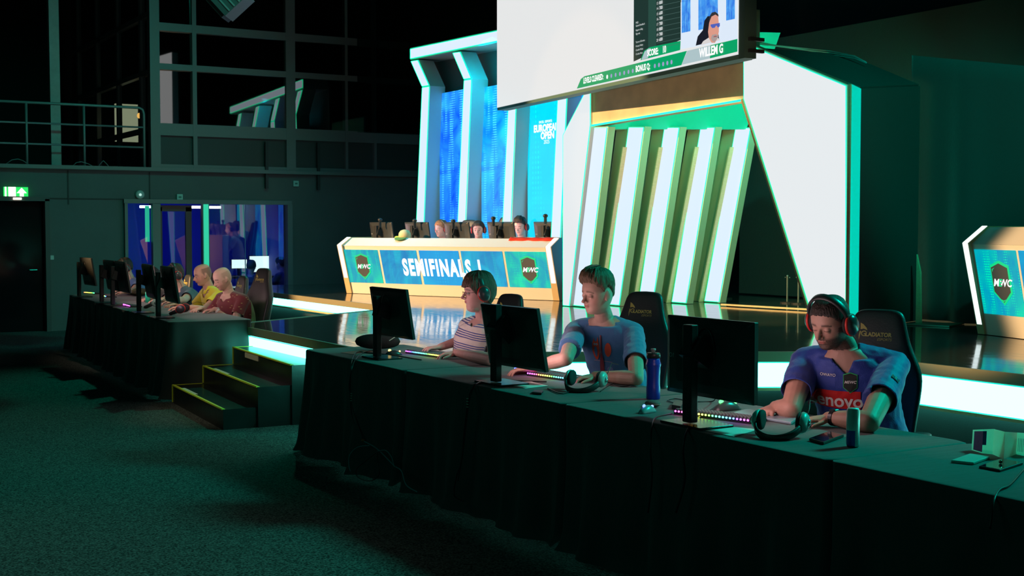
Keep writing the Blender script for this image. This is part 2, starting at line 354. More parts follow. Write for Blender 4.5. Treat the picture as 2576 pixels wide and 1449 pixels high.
# railing
rt = thing('gallery_railing', 'teal-lit metal railing with three rails along the upper gallery edge', 'railing', (aty(180, 418, WY).x, WY+.02, SL+.03))
ye = aty(362, 298, WY+.02); rz = [SL+.03+h for h in (.98, .66, .33)]
MR = mat('railing_metal', (.20,.25,.25), .4, .2)
x0_, x1_ = -1.0, ye.x
MB().tube([(x0_, WY+.02, rz[0]), (x1_-.08, WY+.02, rz[0]), (x1_-.02, WY+.02, rz[0]-.03), (x1_, WY+.02, rz[0]-.1), (x1_, WY+.02, SL+.03)], .022).build('top_rail', MR, rt, smooth=True)
for z_ in rz[1:]: MB().tube([(x0_, WY+.02, z_), (x1_, WY+.02, z_)], .015).build('rail', MR, rt, smooth=True)
for px in (67, 212): x_ = aty(px, 350, WY+.02).x; MB().tube([(x_, WY+.02, SL+.03), (x_, WY+.02, rz[0])], .02).build('post', MR, rt, smooth=True)
c1 = aty(151, 418, 22.6); c0 = aty(133, -30, 22.6)
cc = MB(); cc.bar((c1.x-.07, 22.6, SL), (c0.x-.02, 22.6, 7.9), .16, .16); tag(cc.build('column', mat('white_column', (.36,.40,.38), .6, bump=.2, bscale=30, var=.1)), 'tall white painted column standing behind the gallery railing', 'column')
# cables looping on the gallery floor edge
for k, pts in enumerate((((10,416),(30,402),(45,400),(58,404),(75,416)), ((182,419),(192,409),(205,407),(222,412),(238,421)), ((245,421),(255,409),(260,404),(268,412),(276,422)))):
    q = [aty(x, y, WY-.04) for x, y in pts]; 
    o_ = MB().tube(q, .006, 6).build('cable', MR, smooth=True); tag(o_, ['thin cable loop at the far left foot of the gallery railing', 'thin cable loop beside the middle railing post', 'thin pointed cable loop nearest the gallery window corner'][k], 'cable')
# things seen up in the gallery
p = aty(365, 298, 24.5); o_ = MB().box((p.x-.35, 24.5, p.z-.1), (.42, .05, .7)).build('wall_screen', glow('gallery_screen', (.75,.72,.45), .9)); tag(o_, 'small cream lit panel seen through the gallery glazing corner', 'screen')
p = aty(350, 291, 24.2); o_ = MB().ell((p.x, 24.2, p.z), (.04,.04,.05)).build('wall_lamp', glow('orange_lamp', (1,.45,.1), 3)); tag(o_, 'small glowing orange lamp beside the cream lit panel in the gallery', 'lamp')
# small things on the far wall
def wallpt(px, py, dy=0): return aty(px, py, WY-dy)
ex = thing('exit_sign', 'green lit exit sign with white door and up arrow above the dark doorway', 'sign', (wallpt(40, 498).x, WY-.06, wallpt(40, 498).z))
a, c_ = wallpt(10, 470, .06), wallpt(71, 498, .06)
b = MB(); b.box(((a.x+c_.x)/2, WY-.03, (a.z+c_.z)/2), (c_.x-a.x, .06, a.z-c_.z)); b.build('sign_box', glow('exit_green', (.02,.75,.12), 1.2), ex)
b = MB(); zc = (a.z+c_.z)/2; yy = WY-.064; W_ = c_.x-a.x
xd = a.x+W_*.33; b.quad([(xd-.055, yy, zc-.075), (xd+.055, yy, zc-.075), (xd+.055, yy, zc+.085), (xd-.055, yy, zc+.085)])
xq = a.x+W_*.73; b.quad([(xq-.03, yy, zc-.07), (xq+.03, yy, zc-.07), (xq+.03, yy, zc), (xq-.03, yy, zc)]); b.quad([(xq-.075, yy, zc-.01), (xq+.075, yy, zc-.01), (xq, yy, zc+.075)])
b.quad([(a.x+.01, yy, zc-.075), (a.x+.035, yy, zc-.075), (a.x+.035, yy, zc+.085), (a.x+.01, yy, zc+.085)])
b.build('pictogram', glow('exit_white', (1,1,.95), 1.6), ex)
p = wallpt(41, 500); MB().box((p.x, WY-.08, p.z), (.12, .05, .03)).build('sign_lamp', glow('warm_lamp', (1,.85,.7), 3), ex)
p = wallpt(351, 490); s1 = thing('wall_speaker', 'round pale fitting on the far wall above the window', 'wall fitting', (p.x, WY, p.z-.06))
RX = Matrix.Rotation(PI/2, 3, 'X')
MB().lathe([(.001, 0), (.07, 0), (.075, .03), (.055, .045), (.001, .045)], (p.x, WY, p.z), 20, RX).build('housing', mat('pale_plastic', (.45,.5,.48), .5), s1, smooth=True)
MB().ell((p.x, WY-.05, p.z), (.022,.01,.022)).build('lens', glow('pale_led', (.6,1,.9), .8), s1)
for px, lab in ((451, 'small square alarm box on the far wall above the glazed door'), (743, 'small square alarm box on the far wall right of the conduit')):
    p = wallpt(px, 496 if px < 500 else 462); s1 = thing('alarm_box', lab, 'wall box', (p.x, WY, p.z-.06))
    MB().rbox((p.x, WY-.02, p.z), (.1, .1, .04), .01, M=RX).build('housing', mat('teal_plastic', (.35,.6,.55), .5), s1)
    MB().box((p.x, WY-.045, p.z), (.045, .01, .03)).build('window', mat('dark_slot', (.05,.2,.17), .5), s1)
p = wallpt(129, 648); tag(MB().rbox((p.x, WY-.015, p.z), (.07, .07, .03), .008, M=RX).build('light_switch', mat('switch_white', (.55,.6,.58), .5)), 'small pale light switch right of the dark door', 'switch')
# black back curtains and side curtain
M_CURT = mat('black_curtain', (.035,.042,.04), .85, bump=.2, bscale=30, sheen=.3)
def curtain(name, pts, z0, z1, label, amp=.09, waves=3.0, flare=0, n=160, m=14):
    """hanging cloth with folds between plan points"""
    mb = MB(); (xa, ya), (xb, yb) = pts; L_ = math.hypot(xb-xa, yb-ya); ux, uy = (xb-xa)/L_, (yb-ya)/L_; rs = []
    for j in range(m+1):
        t = j/m; row = []
        for i in range(n+1):
            s_ = i/n; zz0 = z0(s_) if callable(z0) else z0; zz1 = z1(s_) if callable(z1) else z1; z_ = zz1 + (zz0-zz1)*t
            ph = waves*L_*s_*2*PI + .7*math.sin(3*s_*PI) + flare*t*t
            a_ = amp*(.25+.9*t)*(math.sin(ph) + .45*math.sin(2.3*ph+1.1) + .3*noise.noise(Vector((s_*9, t*2, 3))))
            sh = flare*.25*t*t*(1-s_)
            row.append(Vector((xa + ux*(L_*s_+sh) - uy*a_, ya + uy*(L_*s_+sh) + ux*a_, z_)))
        rs.append(row)
    mb.rings(rs, cap=False, close=False); o_ = mb.build(name, M_CURT, smooth=True); o_.modifiers.new('s', 'SOLIDIFY').thickness = .006
    return tag(o_, label, 'curtain')
curtain('stage_curtain', ((10.6, 9.5), (10.9, 5.2)), .69, lambda s: 3.45 - .28*s/.35*1 if s < .35 else 3.17-.1*(s-.35), 'tall dark curtain with long folds hanging behind the right stage desk', .06, .85, .5)
# ================================================================ STAGE
DZ = .68
def deckmat():
    m = bpy.data.materials.new('glossy_black_deck'); m.use_nodes = True; nt = m.node_tree; N = nt.nodes; L = nt.links; b = N['Principled BSDF']
    b.inputs['Base Color'].default_value = (.04,.05,.046,1); b.inputs['Specular IOR Level'].default_value = .75; b.inputs['IOR'].default_value = 1.6
    tc = N.new('ShaderNodeTexCoord'); mp = N.new('ShaderNodeMapping'); mp.inputs['Scale'].default_value = (14, 1.2, 1); mp.inputs['Rotation'].default_value = (0, 0, -.9); L.new(tc.outputs['Object'], mp.inputs[0])
    n = N.new('ShaderNodeTexNoise'); n.inputs['Scale'].default_value = 4; n.inputs['Detail'].default_value = 8; L.new(mp.outputs[0], n.inputs[0])
    r = N.new('ShaderNodeMapRange'); r.inputs['From Min'].default_value = .4; r.inputs['From Max'].default_value = .75; r.inputs['To Min'].default_value = .045; r.inputs['To Max'].default_value = .17; L.new(n.outputs[0], r.inputs[0]); L.new(r.outputs[0], b.inputs['Roughness'])
    n2 = N.new('ShaderNodeTexNoise'); n2.inputs['Scale'].default_value = 1.7; L.new(tc.outputs['Object'], n2.inputs[0]); bp = N.new('ShaderNodeBump'); bp.inputs['Strength'].default_value = .06; bp.inputs['Distance'].default_value = .02; L.new(n2.outputs[0], bp.inputs['Height']); L.new(bp.outputs[0], b.inputs['Normal'])
    return m
M_DECK = deckmat()
FASC = mat('olive_fascia', (.30,.28,.18), .35, bump=.05)
A, Bp, C, D_, Nt, W_ = (4.3, 12.56), (4.28, 9.15), (7.28, 7.38), (7.28, 1.0), (6.94, 14.15), (6.94, 20.9)
stg = thing('stage', 'raised glossy black stage with lit white front panels', 'stage', (8, 11, 0))
out = [A, Bp, C, D_, (14.8, 1.0), (14.8, 20.9), W_, Nt]
MB().prism([(x, y, DZ-.075) for x, y in out], (0, 0, .075)).build('deck', M_DECK, stg)
MB().prism([(x + (.12 if x < 14 else 0), y, .0) for x, y in out], (0, 0, DZ-.08)).build('stage_base', M_BLACK, stg)
def facet(p, q, kind=M_GLOW, za=.40, zb=.595, inset=.015):
    p = Vector((*p, 0)); q = Vector((*q, 0)); u = (q-p).normalized(); n = Vector((u.y, -u.x, 0))
    if n.x > 0 and abs(n.x) > .3: n = -n
    L_ = (q-p).length; mid = (p+q)/2
    rz = math.atan2(u.y, u.x)
    MB().box(mid + n*.012 + Vector((0, 0, DZ-.038)), (L_, .024, .076), rz).build('fascia', FASC, stg)
    MB().box(mid + n*.006 + Vector((0, 0, (za+zb)/2)), (L_-.02, .02, zb-za), rz).build('light_panel', kind, stg)
    MB().box(mid + n*.008 + Vector((0, 0, za-.015)), (L_-.01, .03, .022), rz).build('wood_trim', M_WOOD, stg)
    e = MB(); e.box(mid + n*.018 + Vector((0, 0, zb)), (L_-.02, .004, .006), rz); e.box(mid + n*.018 + Vector((0, 0, za)), (L_-.02, .004, .006), rz)
    e.build('light_line', M_EDGE, stg)
facet(Bp, A); facet(C, Bp); facet(D_, C, za=.38); facet(Nt, W_, za=.5, zb=.645)
p, q = Vector((*A, DZ)), Vector((*Nt, DZ))
MB().bar(p + Vector((0,0,-.01)), q + Vector((0,0,-.01)), .02, .03).build('edge_trim', mat('teal_edge', (.25,.55,.48), .4), stg)
# ---- steps
sp = thing('stage_steps', 'three black wooden steps with yellow edge tape leading up to the stage', 'steps', (3.8, 11.1, 0))
M_STEP = mat('black_step_paint', (.014,.016,.016), .3, bump=.2, bscale=8, var=.3, vscale=5)
M_TAPE = mat('yellow_tape', (.85,.88,.06), .5); M_TAPE2 = mat('pale_tape', (.75,.66,.5), .6)
u = Vector((.07, .9975, 0)); nn = Vector((.9975, -.07, 0))
P1 = atz(562, 1082, 0); 
for k in range(3):
    q0 = P1 + nn*(.29*k) + u*.0; zt = .167*(k+1); q1 = q0 + u*1.86; rest = 4.27 - q0.x if k == 2 else .29
    b = MB(); fx = .92-.29*k
    b.prism([(q0.x, q0.y, 0), (q0.x+fx, q0.y, 0), (min(q1.x+fx, 4.27), q1.y, 0), (q1.x, q1.y, 0)], (0, 0, zt)); b.build('step', M_STEP, sp)
    t = MB(); o_ = Vector((-.001, 0, zt+.001)); e1 = 1.86
    t.bar(q0+o_+u*.02, q1+o_, .012, .012); t.bar(q0+o_+nn*.012+u*.02, q1+o_+nn*.012, .02, .004)
    t.bar(q1+Vector((0, 0, zt-.16))+Vector((-.002,0,0)), q1+Vector((-.002, 0, zt)), .012, .012)
    t.bar(q1+Vector((0, 0, zt+.001)), q1+nn*.28+Vector((0, 0, zt+.001)), .012, .006)
    t.build('edge_tape', M_TAPE, sp)
    t = MB(); c0 = q0 + u*(1.05 if k < 2 else 1.0)
    if k < 2: t.bar(c0+nn*.03+Vector((0,0,zt+.003)), c0+u*.5+nn*.03+Vector((0,0,zt+.003)), .03, .004)
    else: t.bar(c0-nn*.004+Vector((0,0,zt-.035)), c0+u*.42-nn*.004+Vector((0,0,zt-.035)), .008, .045)
    t.build('tape_patch', M_TAPE2, sp)
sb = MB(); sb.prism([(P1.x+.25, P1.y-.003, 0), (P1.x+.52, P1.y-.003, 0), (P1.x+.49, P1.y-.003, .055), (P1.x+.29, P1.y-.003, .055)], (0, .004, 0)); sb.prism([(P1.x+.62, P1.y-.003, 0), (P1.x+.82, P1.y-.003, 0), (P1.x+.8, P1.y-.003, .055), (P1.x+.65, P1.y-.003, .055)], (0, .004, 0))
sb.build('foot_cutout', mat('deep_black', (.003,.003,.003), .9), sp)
# ---- set pieces helpers
def slab(mb, pts, ext): mb.prism(pts, ext)
AX = 8.8
def px8(x, y, X=AX): return atx(x, y, X)
# central portal
por = thing('stage_portal', 'large central portal with white lit legs, wooden beam and slanted glowing ribs', 'stage set', (9.6, 11, DZ))
# right leg
zb = DZ+.005
rb_in = px8(2053, 775); rb_out = px8(2133, 780)
RL = [Vector((AX, rb_in.y, zb)), Vector((AX, rb_out.y, zb)), px8(2133, 213), px8(1890, 112), px8(1870, 104), px8(1870, 250)]
MB().prism(RL, (.03, 0, 0)).build('right_leg', mat('leg_white_body', (.6,.6,.58), .5), por)
ctr = sum(RL, Vector())/len(RL)
def shrink(pts, d):
    """inset polygon lying in an X = const plane"""
    n = len(pts); out_ = []
    ar = sum(pts[i].y*pts[(i+1)%n].z - pts[(i+1)%n].y*pts[i].z for i in range(n)); sg = 1 if ar > 0 else -1
    for i in range(n):
        a, b_, c = pts[i-1], pts[i], pts[(i+1)%n]; e1 = (b_-a).normalized(); e2 = (c-b_).normalized()
        n1 = Vector((0, -e1.z, e1.y))*sg; n2 = Vector((0, -e2.z, e2.y))*sg; k = (n1+n2); k = k/max(.35, k.length_squared)*2
        out_.append(b_ + k*d)
    return out_
def litface(name, pts, dx=-.006, d=.02, m=None, edge=True, parent=None, th=.006):
    q = [v + Vector((dx, 0, 0)) for v in shrink(pts, d)]
    MB().prism(q, (-.003, 0, 0)).build(name, m or M_GLOW, parent)
    if edge:
        e = MB(); n = len(q)
        for i in range(n): e.bar(q[i]+Vector((-.002,0,0)), q[(i+1)%n]+Vector((-.002,0,0)), th, .006)
        e.build('light_line', M_EDGE, parent)
litface('leg_light_panel', RL, d=.016, m=M_GLOWN, parent=por)
# return panel on the right side of the leg
SRY = atx(2164, 216, AX+.36).y
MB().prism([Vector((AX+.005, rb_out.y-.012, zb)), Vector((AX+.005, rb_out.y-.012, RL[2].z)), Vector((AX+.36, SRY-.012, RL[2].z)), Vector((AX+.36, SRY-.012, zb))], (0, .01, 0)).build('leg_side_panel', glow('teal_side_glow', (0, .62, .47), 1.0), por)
MB().bar(Vector((AX-.012, rb_out.y-.004, zb)), Vector((AX-.012, rb_out.y-.004, RL[2].z)), .03, .016).build('wood_trim', M_WOOD, por)
MB().bar(Vector((AX-.012, rb_in.y+.006, zb)), Vector((AX-.012, RL[5].y+.006, RL[5].z)), .02, .022).build('wood_trim', M_WOOD, por)
# sloping dark roof of the portal seen beyond the right leg, and the side wall
b = MB(); s0 = Vector((AX+.36, SRY+.01, RL[2].z)); s1 = RL[3]+Vector((.36,.25,0)); e0 = atx(2310, 217, 10.5); e1 = atx(2130, 146, 10.5)+Vector((0,0,.02)); b2 = Vector((10.5, e0.y, zb))
b.quad([s0, e0, e1, s1]); b.quad([s0, e0, b2, Vector((s0.x, s0.y, zb))]); M_SIDE = mat('dark_side_cladding', (.055,.065,.06), .6, bump=.05)
o_ = b.build('side_cladding', M_SIDE, por); o_.modifiers.new('s', 'SOLIDIFY').thickness = .02
MB().prism([RL[2], RL[3], RL[3]+Vector((.36,.25,0)), Vector((AX+.36, SRY, RL[2].z))], (0,0,.02)).build('top_capping', mat('teal_capping', (.06,.15,.12), .5), por)
# left leg
LL = [px8(1417, 770), px8(1434, 774), px8(1487, 315), px8(1487, 205), px8(1417, 340)]
LL[0].z = LL[1].z = zb
MB().prism(LL, (.25, 0, 0)).build('left_leg', MATS['leg_white_body'], por)
litface('leg_light_panel', LL, d=.006, m=M_GLOWN, parent=por, th=.008)
# beam
BL = [px8(1487, 315), px8(1487, 100), px8(1870, 20), px8(1870, 250)]
zlo = (BL[0].z+BL[3].z)/2; 
MB().prism([BL[0]+Vector((.02,0,0)), BL[1]+Vector((.02,0,0)), BL[2]+Vector((.02,0,0)), BL[3]+Vector((.02,0,0))], (.2, 0, 0)).build('beam', mat('brown_wood_beam', (.78,.60,.38), .55, bump=.08, bscale=30, var=.12, vscale=4), por)
MB().bar(BL[0]+Vector((.01,0,-.004)), BL[3]+Vector((.01,0,-.004)), .02, .02).build('light_line', M_EDGE, por)
# ribs: five frames stepping back
RIB = [((1437,1476),(1491,1530.5),771,319), ((1521,1560),(1582,1622.5),770,318), ((1606,1644),(1672,1711.5),768,319), ((1690,1728),(1763,1801),765,319), ((1772,1811),(1851,1891),763,320)]
RXs = [8.86, 9.36, 9.86, 10.36, 10.86]
M_FIN = mat('fin_wood', (.55,.52,.40), .5, bump=.05, bscale=30)
for i, ((ba, bb), (ta, tb), yb, yt) in enumerate(RIB):
    X = RXs[i]; pts = [atx(ba, yb, X), atx(bb, yb, X), atx(tb, yt, X), atx(ta, yt, X)]
    for k in (0, 1): pts[k].z = zb
    rbo = MB().prism(pts, (.1, 0, 0)).build('rib', M_FIN, por)
    litface('rib_light', pts, d=.012, m=M_GLOWB, parent=rbo, th=.008)
    # side fin going back from the right edge and upper continuation
    X2 = RXs[i]+.5
    if i < 4:
        nx = RIB[i+1]; p1, p2 = pts[1], pts[2]
        q1 = atx(nx[0][0], nx[2], RXs[i+1]); q2 = atx(nx[1][0], nx[3], RXs[i+1]); q1.z = zb
        off = Vector((0, .28, 0))
        f1 = MB(); f1.prism([p1+Vector((.1,.0,0)), p2+Vector((.1,0,0)), q2+off*.9+Vector((-.02,0,0)), q1+off+Vector((-.02,0,0))], (0, .02, 0)); f1.build('recess_panel', mat('recess_green', (.28,.56,.42), .5), por)
        f2 = MB(); f2.prism([q1+Vector((0,.0,0)), q2, q2+Vector((0,.25,0)), q1+Vector((0,.28,0))], (.05,0,0)); f2.build('recess_back', mat('recess_olive', (.50,.50,.32), .5), por)
        f3 = MB(); f3.bar(q1+Vector((-.035,.032,0)), q2+Vector((-.035,.032,-.25+.0*i)), .07, .02); f3.build('wood_trim', M_WOOD, por)
# teal lit upper lining above the ribs
u0 = atx(1491, 319, RXs[0]); u1 = atx(1891, 320, RXs[4])
top = []
pa, pb = u0 + Vector((0, 0, 0)), u1 + Vector((0, 0, 0))
MB().prism([pa+Vector((0,.12,-.02)), pb+Vector((0,.1,-.02)), pb+Vector((0,-.5,1.1)), pa+Vector((0,-.5,1.1))], (0, .03, 0)).build('upper_lining', mat('upper_lining_teal', (.01,.60,.48), .5), por)
for i in range(4):
    q = atx(RIB[i+1][1][0]-6, 319, RXs[i+1]) ; f = MB(); f.prism([q+Vector((0,.1,-.04)), q+Vector((0,-.5,1.1)), q+Vector((-.16,-.5,1.1)), q+Vector((-.16,.1,-.04))], (0, -.06, 0)); f.build('upper_fin', mat('upper_fin_olive', (.22,.26,.14), .6), por)
# dark rear wall of the tunnel and its wooden threshold
b = MB(); b.box((12.6, 11.2, 2.5), (.05, 6.5, 3.6)); tag(b.build('backdrop_cloth', M_CURT), 'black cloth closing the rear of the stage portal', 'curtain')
g0, g1 = atz(1815, 766, DZ+.02), atz(2060, 780, DZ+.02)
MB().bar(g0, g1, .03, .02).build('threshold', M_WOOD, por)
tl = mat('tunnel_light_teal', (0,1,.6))
area('portal_green', (9.9, 10.3, 3.2), (9.9, 13.2, 1.2), (0, 1, .60), 60, 1.8, .3)
area('portal_warm', (9.0, 9.6, 2.0), (9.6, 13.2, 1.4), (1, .62, .25), 26, .4, 1.6)
# thin poles in the dark behind the portal
for px, yt in ((1826, 704), (1981, 694), (2009, 694)):
    q = atx(px, yt, 11.6); o_ = thing('pole_stand', {1826: 'thin dark pole stand beside the lowest glowing rib', 1981: 'thin dark pole stand with small crossbar behind the portal', 2009: 'thin dark pole stand closest to the right portal leg'}[px], 'stand', (q.x, q.y, DZ))
    MB().tube([(q.x, q.y, DZ), (q.x, q.y, q.z)], .012).build('pole', mat('dark_pole', (.05,.1,.09), .4), o_)
    MB().lathe([(.001,0),(.09,0),(.09,.015),(.001,.02)], (q.x, q.y, DZ), 16).build('base', M_BLACK, o_)
    t = MB(); t.ell((q.x, q.y, q.z), (.014,.014,.014)); t.ell((q.x, q.y-.04, q.z-.02), (.008,.008,.008)); t.ell((q.x, q.y+.04, q.z-.02), (.008,.008,.008)); t.build('clip', mat('clip_metal', (.6,.7,.65), .3, 1), o_)
# ---- left wing frame with glowing bent columns
wf = thing('column_backdrop', 'row of bent glowing columns under a long lit beam behind the left desk', 'stage set', (9.6, 17, DZ))
BX = 9.5
def bx(x, y): return atx(x, y, BX)
bm_ = [bx(1032, 121), bx(1032, 151), bx(1250, 107), bx(1250, 75)]
d_ = (bm_[2]-bm_[1]).normalized(); ext = 14.3
zt, z0_ = (bm_[0].z+bm_[3].z)/2, (bm_[1].z+bm_[2].z)/2
y0 = (bm_[0].y+bm_[1].y)/2; BM = [Vector((BX, y0, bm_[0].z)), Vector((BX, y0, bm_[1].z)), Vector((BX, 13.9, bm_[1].z+(bm_[2].z-bm_[1].z)*(y0-13.9)/(y0-bm_[2].y))), Vector((BX, 13.9, bm_[0].z+(bm_[3].z-bm_[0].z)*(y0-13.9)/(y0-bm_[3].y)))]
MB().prism(BM, (.5, 0, 0)).build('beam', M_WHITE, wf)
litface('beam_light', BM, d=.02, m=M_GLOWB, parent=wf, th=.016)
COLS = [((1048,1069,560),(1062.5,1082,219),(1033.5,1052.7,153)), ((1152,1173.5,560),(1167.7,1188.3,201),(1138.6,1159,132)), ((1265.5,1289,552),(1283,1304,185),(1254,1276,112)), ((1389,1415,546),(1407,1432,165),(1380,1402,92))]
M_FINW = mat('fin_white', (.62,.70,.70), .5)
area('added_wing_cyan', (8.7, 16.6, 3.9), (10.0, 16.4, 1.8), (0, .75, 1), 60, .3, 4.5)  # area light added in place of LED spill on the fins
for (l0, l1, yb), (k0, k1, yk), (t0, t1, yt) in COLS:
    a0, a1, b0_, b1_, c0, c1 = bx(l0, yb), bx(l1, yb), bx(k0, yk), bx(k1, yk-3), bx(t0, yt), bx(t1, yt-3)
    s0 = (a0.y-b0_.y)/(a0.z-b0_.z); g0_ = Vector((BX, a0.y+s0*(zb-a0.z), zb)); g1_ = Vector((BX, a1.y+s0*(zb-a1.z), zb))
    low = [g0_, g1_, b1_, b0_]; up = [b0_, b1_, c1, c0]
    cob = MB().prism([g0_, g1_, b1_, c1, c0, b0_], (.27, 0, 0)).build('column', M_FINW, wf)
    litface('column_light', low, d=.012, m=M_GLOWB, parent=cob, th=.012); litface('column_light', up, d=.012, m=M_GLOWB, parent=cob, th=.012)
MB().box((BX+.52, 16.4, 2.5), (.05, 5.4, 4.0)).build('back_panel', mat('backdrop_taupe', (.20,.19,.18), .7), wf)
# LED wall panels between columns
def ledpanel(x0, x1, yt, X, m, label, z0=1.0):
    a = atx(x0, yt, X); c = atx(x1, yt, X); z1 = a.z
    t = thing('led_wall_panel', label, 'screen', (X, (a.y+c.y)/2, z0))
    MB().box((X+.05, (a.y+c.y)/2, (z0+z1)/2), (.08, abs(a.y-c.y), z1-z0)).build('housing', M_BLACK, t)
    q = MB(); q.quad([(X, a.y, z0), (X, c.y, z0), (X, c.y, z1), (X, a.y, z1)]); H_ = (z1-z0)
    q.build('screen', m, t, uv=[(0,0), (abs(a.y-c.y),0), (abs(a.y-c.y),H_), (0,H_)]); return t, a, c, z1
L1 = led('led_deep_blue', (.02,.30,.85), (.0,.05,.62), (.1,.75,.9), 1.0, 1.5)
L2 = led('led_mid_blue', (.01,.55,.85), (.0,.13,.75), (.1,.85,.95), 1.0, 1.4)
L3 = led('led_cyan', (.0,.68,.95), (.0,.55,.85), (.0,.75,.98), .5, 1.25)
PXX = 9.72
ledpanel(1105.6, 1172, 236, PXX, L1, 'tall deep blue LED wall panel between the first and second glowing columns')
ledpanel(1211, 1290, 221, PXX, L2, 'tall blue LED wall panel between the second and third glowing columns')
t3, a3, c3, z3 = ledpanel(1327.5, 1402, 205, PXX, L3, 'tall cyan LED wall panel with event title between the third and fourth columns')
ledpanel(1447, 1500, 195, PXX, L2, 'narrow strip of blue LED panel right of the fourth glowing column')
R_ = Vector((0,-1,0)); U_ = Vector((0,0,1)); tt = MB(); c = atx(1369, 323, PXX-.01); w_ = (a3.y-c3.y)
put_text(tt, 'EUROPEAN', atx(1374, 322, PXX-.01), R_, U_, .135, bold=.006, xs=.95); put_text(tt, 'OPEN', atx(1377, 341, PXX-.01), R_, U_, .135, bold=.006, xs=1.0)
put_text(tt, 'EXCEL  ESPORTS', atx(1372, 306, PXX-.01), R_, U_, .045, bold=.001); put_text(tt, '2025', atx(1375, 357, PXX-.01), R_, U_, .075)
tt.build('event_title', glow('title_white', (1,1,1), 1.2), t3)
# ---- the left and right desks
def star_logo(t, c, ux, uy, s):
    """hexagonal badge: green rim, dark field, winged letters"""
    c = Vector(c); n = ux.cross(uy).normalized()
    hexa = [(0, 1.0), (.62, .78), (.62, -.45), (0, -1.0), (-.62, -.45), (-.62, .78)]
    t = MB().prism([c + ux*x*s + uy*y*s + n*.002 for x, y in hexa], n*.006).build('badge', glow('badge_green', (.0,.72,.25), 1), t)
    MB().prism([c + ux*x*s*.86 + uy*y*s*.88 + n*.009 for x, y in hexa], n*.003).build('badge_field', mat('badge_dark', (.05,.05,.045), .5, emis=(.035,.035,.03), es=1), t)
    for tx, dx in (('M', -.34), ('WC', .28)):
        k = MB(); put_text(k, tx, c + n*.014 + ux*s*dx, ux, uy, s*.46, bold=s*.012, shear=.35); k.build('badge_letters', glow('badge_white', (1,1,1), 1.1), t)
    k = MB(); put_text(k, 'E', c + n*.0145 - ux*s*.08, ux, uy, s*.46, bold=s*.012, shear=.35); k.build('badge_letter', MATS['badge_green'], t)
    k = MB(); k.prism([c + ux*x*s + uy*y*s + n*.012 for x, y in ((-.2,-.72),(0,-.84),(.2,-.72),(0,-.78))], n*.002); k.build('badge_mark', MATS['badge_green'], t); k = MB(); k.prism([c + ux*x*s + uy*y*s + n*.012 for x, y in ((-.46,.62),(-.3,.68),(-.42,.6),(-.46,.5))], n*.002); k.build('badge_mark', MATS['badge_green'], t)
def make_desk(P, Q, front, zk, ztop, proud, back, label, screens, ze, text=None, zs=(.86, 1.33), logos=(), span=(0,1)):
    """desk with slanted face: P,Q base ends (left,right as seen), front = unit normal to the hall"""
    P = Vector((*P, zb)); Q = Vector((*Q, zb)); u = (Q-P).normalized(); L_ = (Q-P).length; f = Vector((*front, 0)).normalized()
    t = thing('stage_desk', label, 'desk', ((P+Q)/2 - f*.3), 0)
    base, knee, top_ = Vector((0,0,0)), f*proud + Vector((0,0,zk-zb)), f*(-back) + Vector((0,0,ztop-zb))
    def pt(s, w_): return P + u*s + w_
    # body
    prof = [base, knee, top_, -f*.65 + Vector((0,0,ztop-zb)), -f*.65]
    MB().prism([pt(0, w_) for w_ in prof], u*L_).build('body', M_CREAM, t)
    # end posts with lit strips
    pw = .095
    for s0, sg in ((-.02, 1), (L_+.02, -1)):
        prof2 = [base + f*.02, knee + f*.035 + Vector((0,0,.01)), top_ + Vector((0,0,.012)) + f*.02, -f*.65 + Vector((0,0,ztop-zb+.012)), -f*.65]
        MB().prism([pt(s0, w_) for w_ in prof2], u*(pw*sg)).build('end_post', mat('post_wood_edge', (.70,.52,.28), .5), t)
        g = MB(); a_, b_, c_ = prof2[0], prof2[1], prof2[2]
        n1 = (b_-a_).cross(u).normalized(); n1 = n1 if n1.dot(f) > 0 else -n1; n2 = (c_-b_).cross(u).normalized(); n2 = n2 if n2.dot(f) > 0 else -n2
        e1, e2 = u*(sg*.012), u*(sg*(pw-.012))
        g.prism([pt(s0, a_+e1+Vector((0,0,.02))), pt(s0, a_+e2+Vector((0,0,.02))), pt(s0, b_+e2), pt(s0, b_+e1)], n1*.004)
        g.prism([pt(s0, b_+e1), pt(s0, b_+e2), pt(s0, c_+e2), pt(s0, c_+e1)], n2*.004)
        g.build('post_light', glow('post_white', (.85,1,1), 1.3), t)
    fd = (knee-base); fd_n = fd.normalized(); n = u.cross(fd_n).normalized(); n = n if n.dot(f) > 0 else -n
    def face(s, z, o_=0): return pt(s, base + fd*((z-zb)/(zk-zb))) + n*o_
    for k, (sa, sb_) in enumerate(screens):
        q = MB(); z0, z1 = zs; q.quad([face(sa, z0, .006), face(sb_, z0, .006), face(sb_, z1, .006), face(sa, z1, .006)])
        q.build('desk_screen', ze[k], t, uv=[(sa, 0), (sb_, 0), (sb_, z1-z0), (sa, z1-z0)])
    if text:
        k = MB(); put_text(k, text[0], face(text[1], (zs[0]+zs[1])/2-.01, .012), u, fd_n, text[2], bold=.015, xs=.60, space=1.2); k.build('title_text', glow('title_white2', (1,1,1), 1.3), t)
    for s_ in logos: star_logo(t, face(s_, (zs[0]+zs[1])/2, .008), u, fd_n, .2)
    MB().prism([pt(.0, knee*1 + Vector((0,0,0)) + n*.001), pt(L_, knee + n*.001), pt(L_, top_ + Vector((0,0,.004))), pt(0, top_ + Vector((0,0,.004)))], f*.004).build('sloped_top_strip', M_WHITE, t)
    return t, u, L_, face, f
dP, dQ = atz(877, 738, DZ), atz(1406, 757, DZ)
dn = Vector((dQ.y-dP.y, -(dQ.x-dP.x), 0)).normalized(); dn = dn if dn.x < 0 else -dn
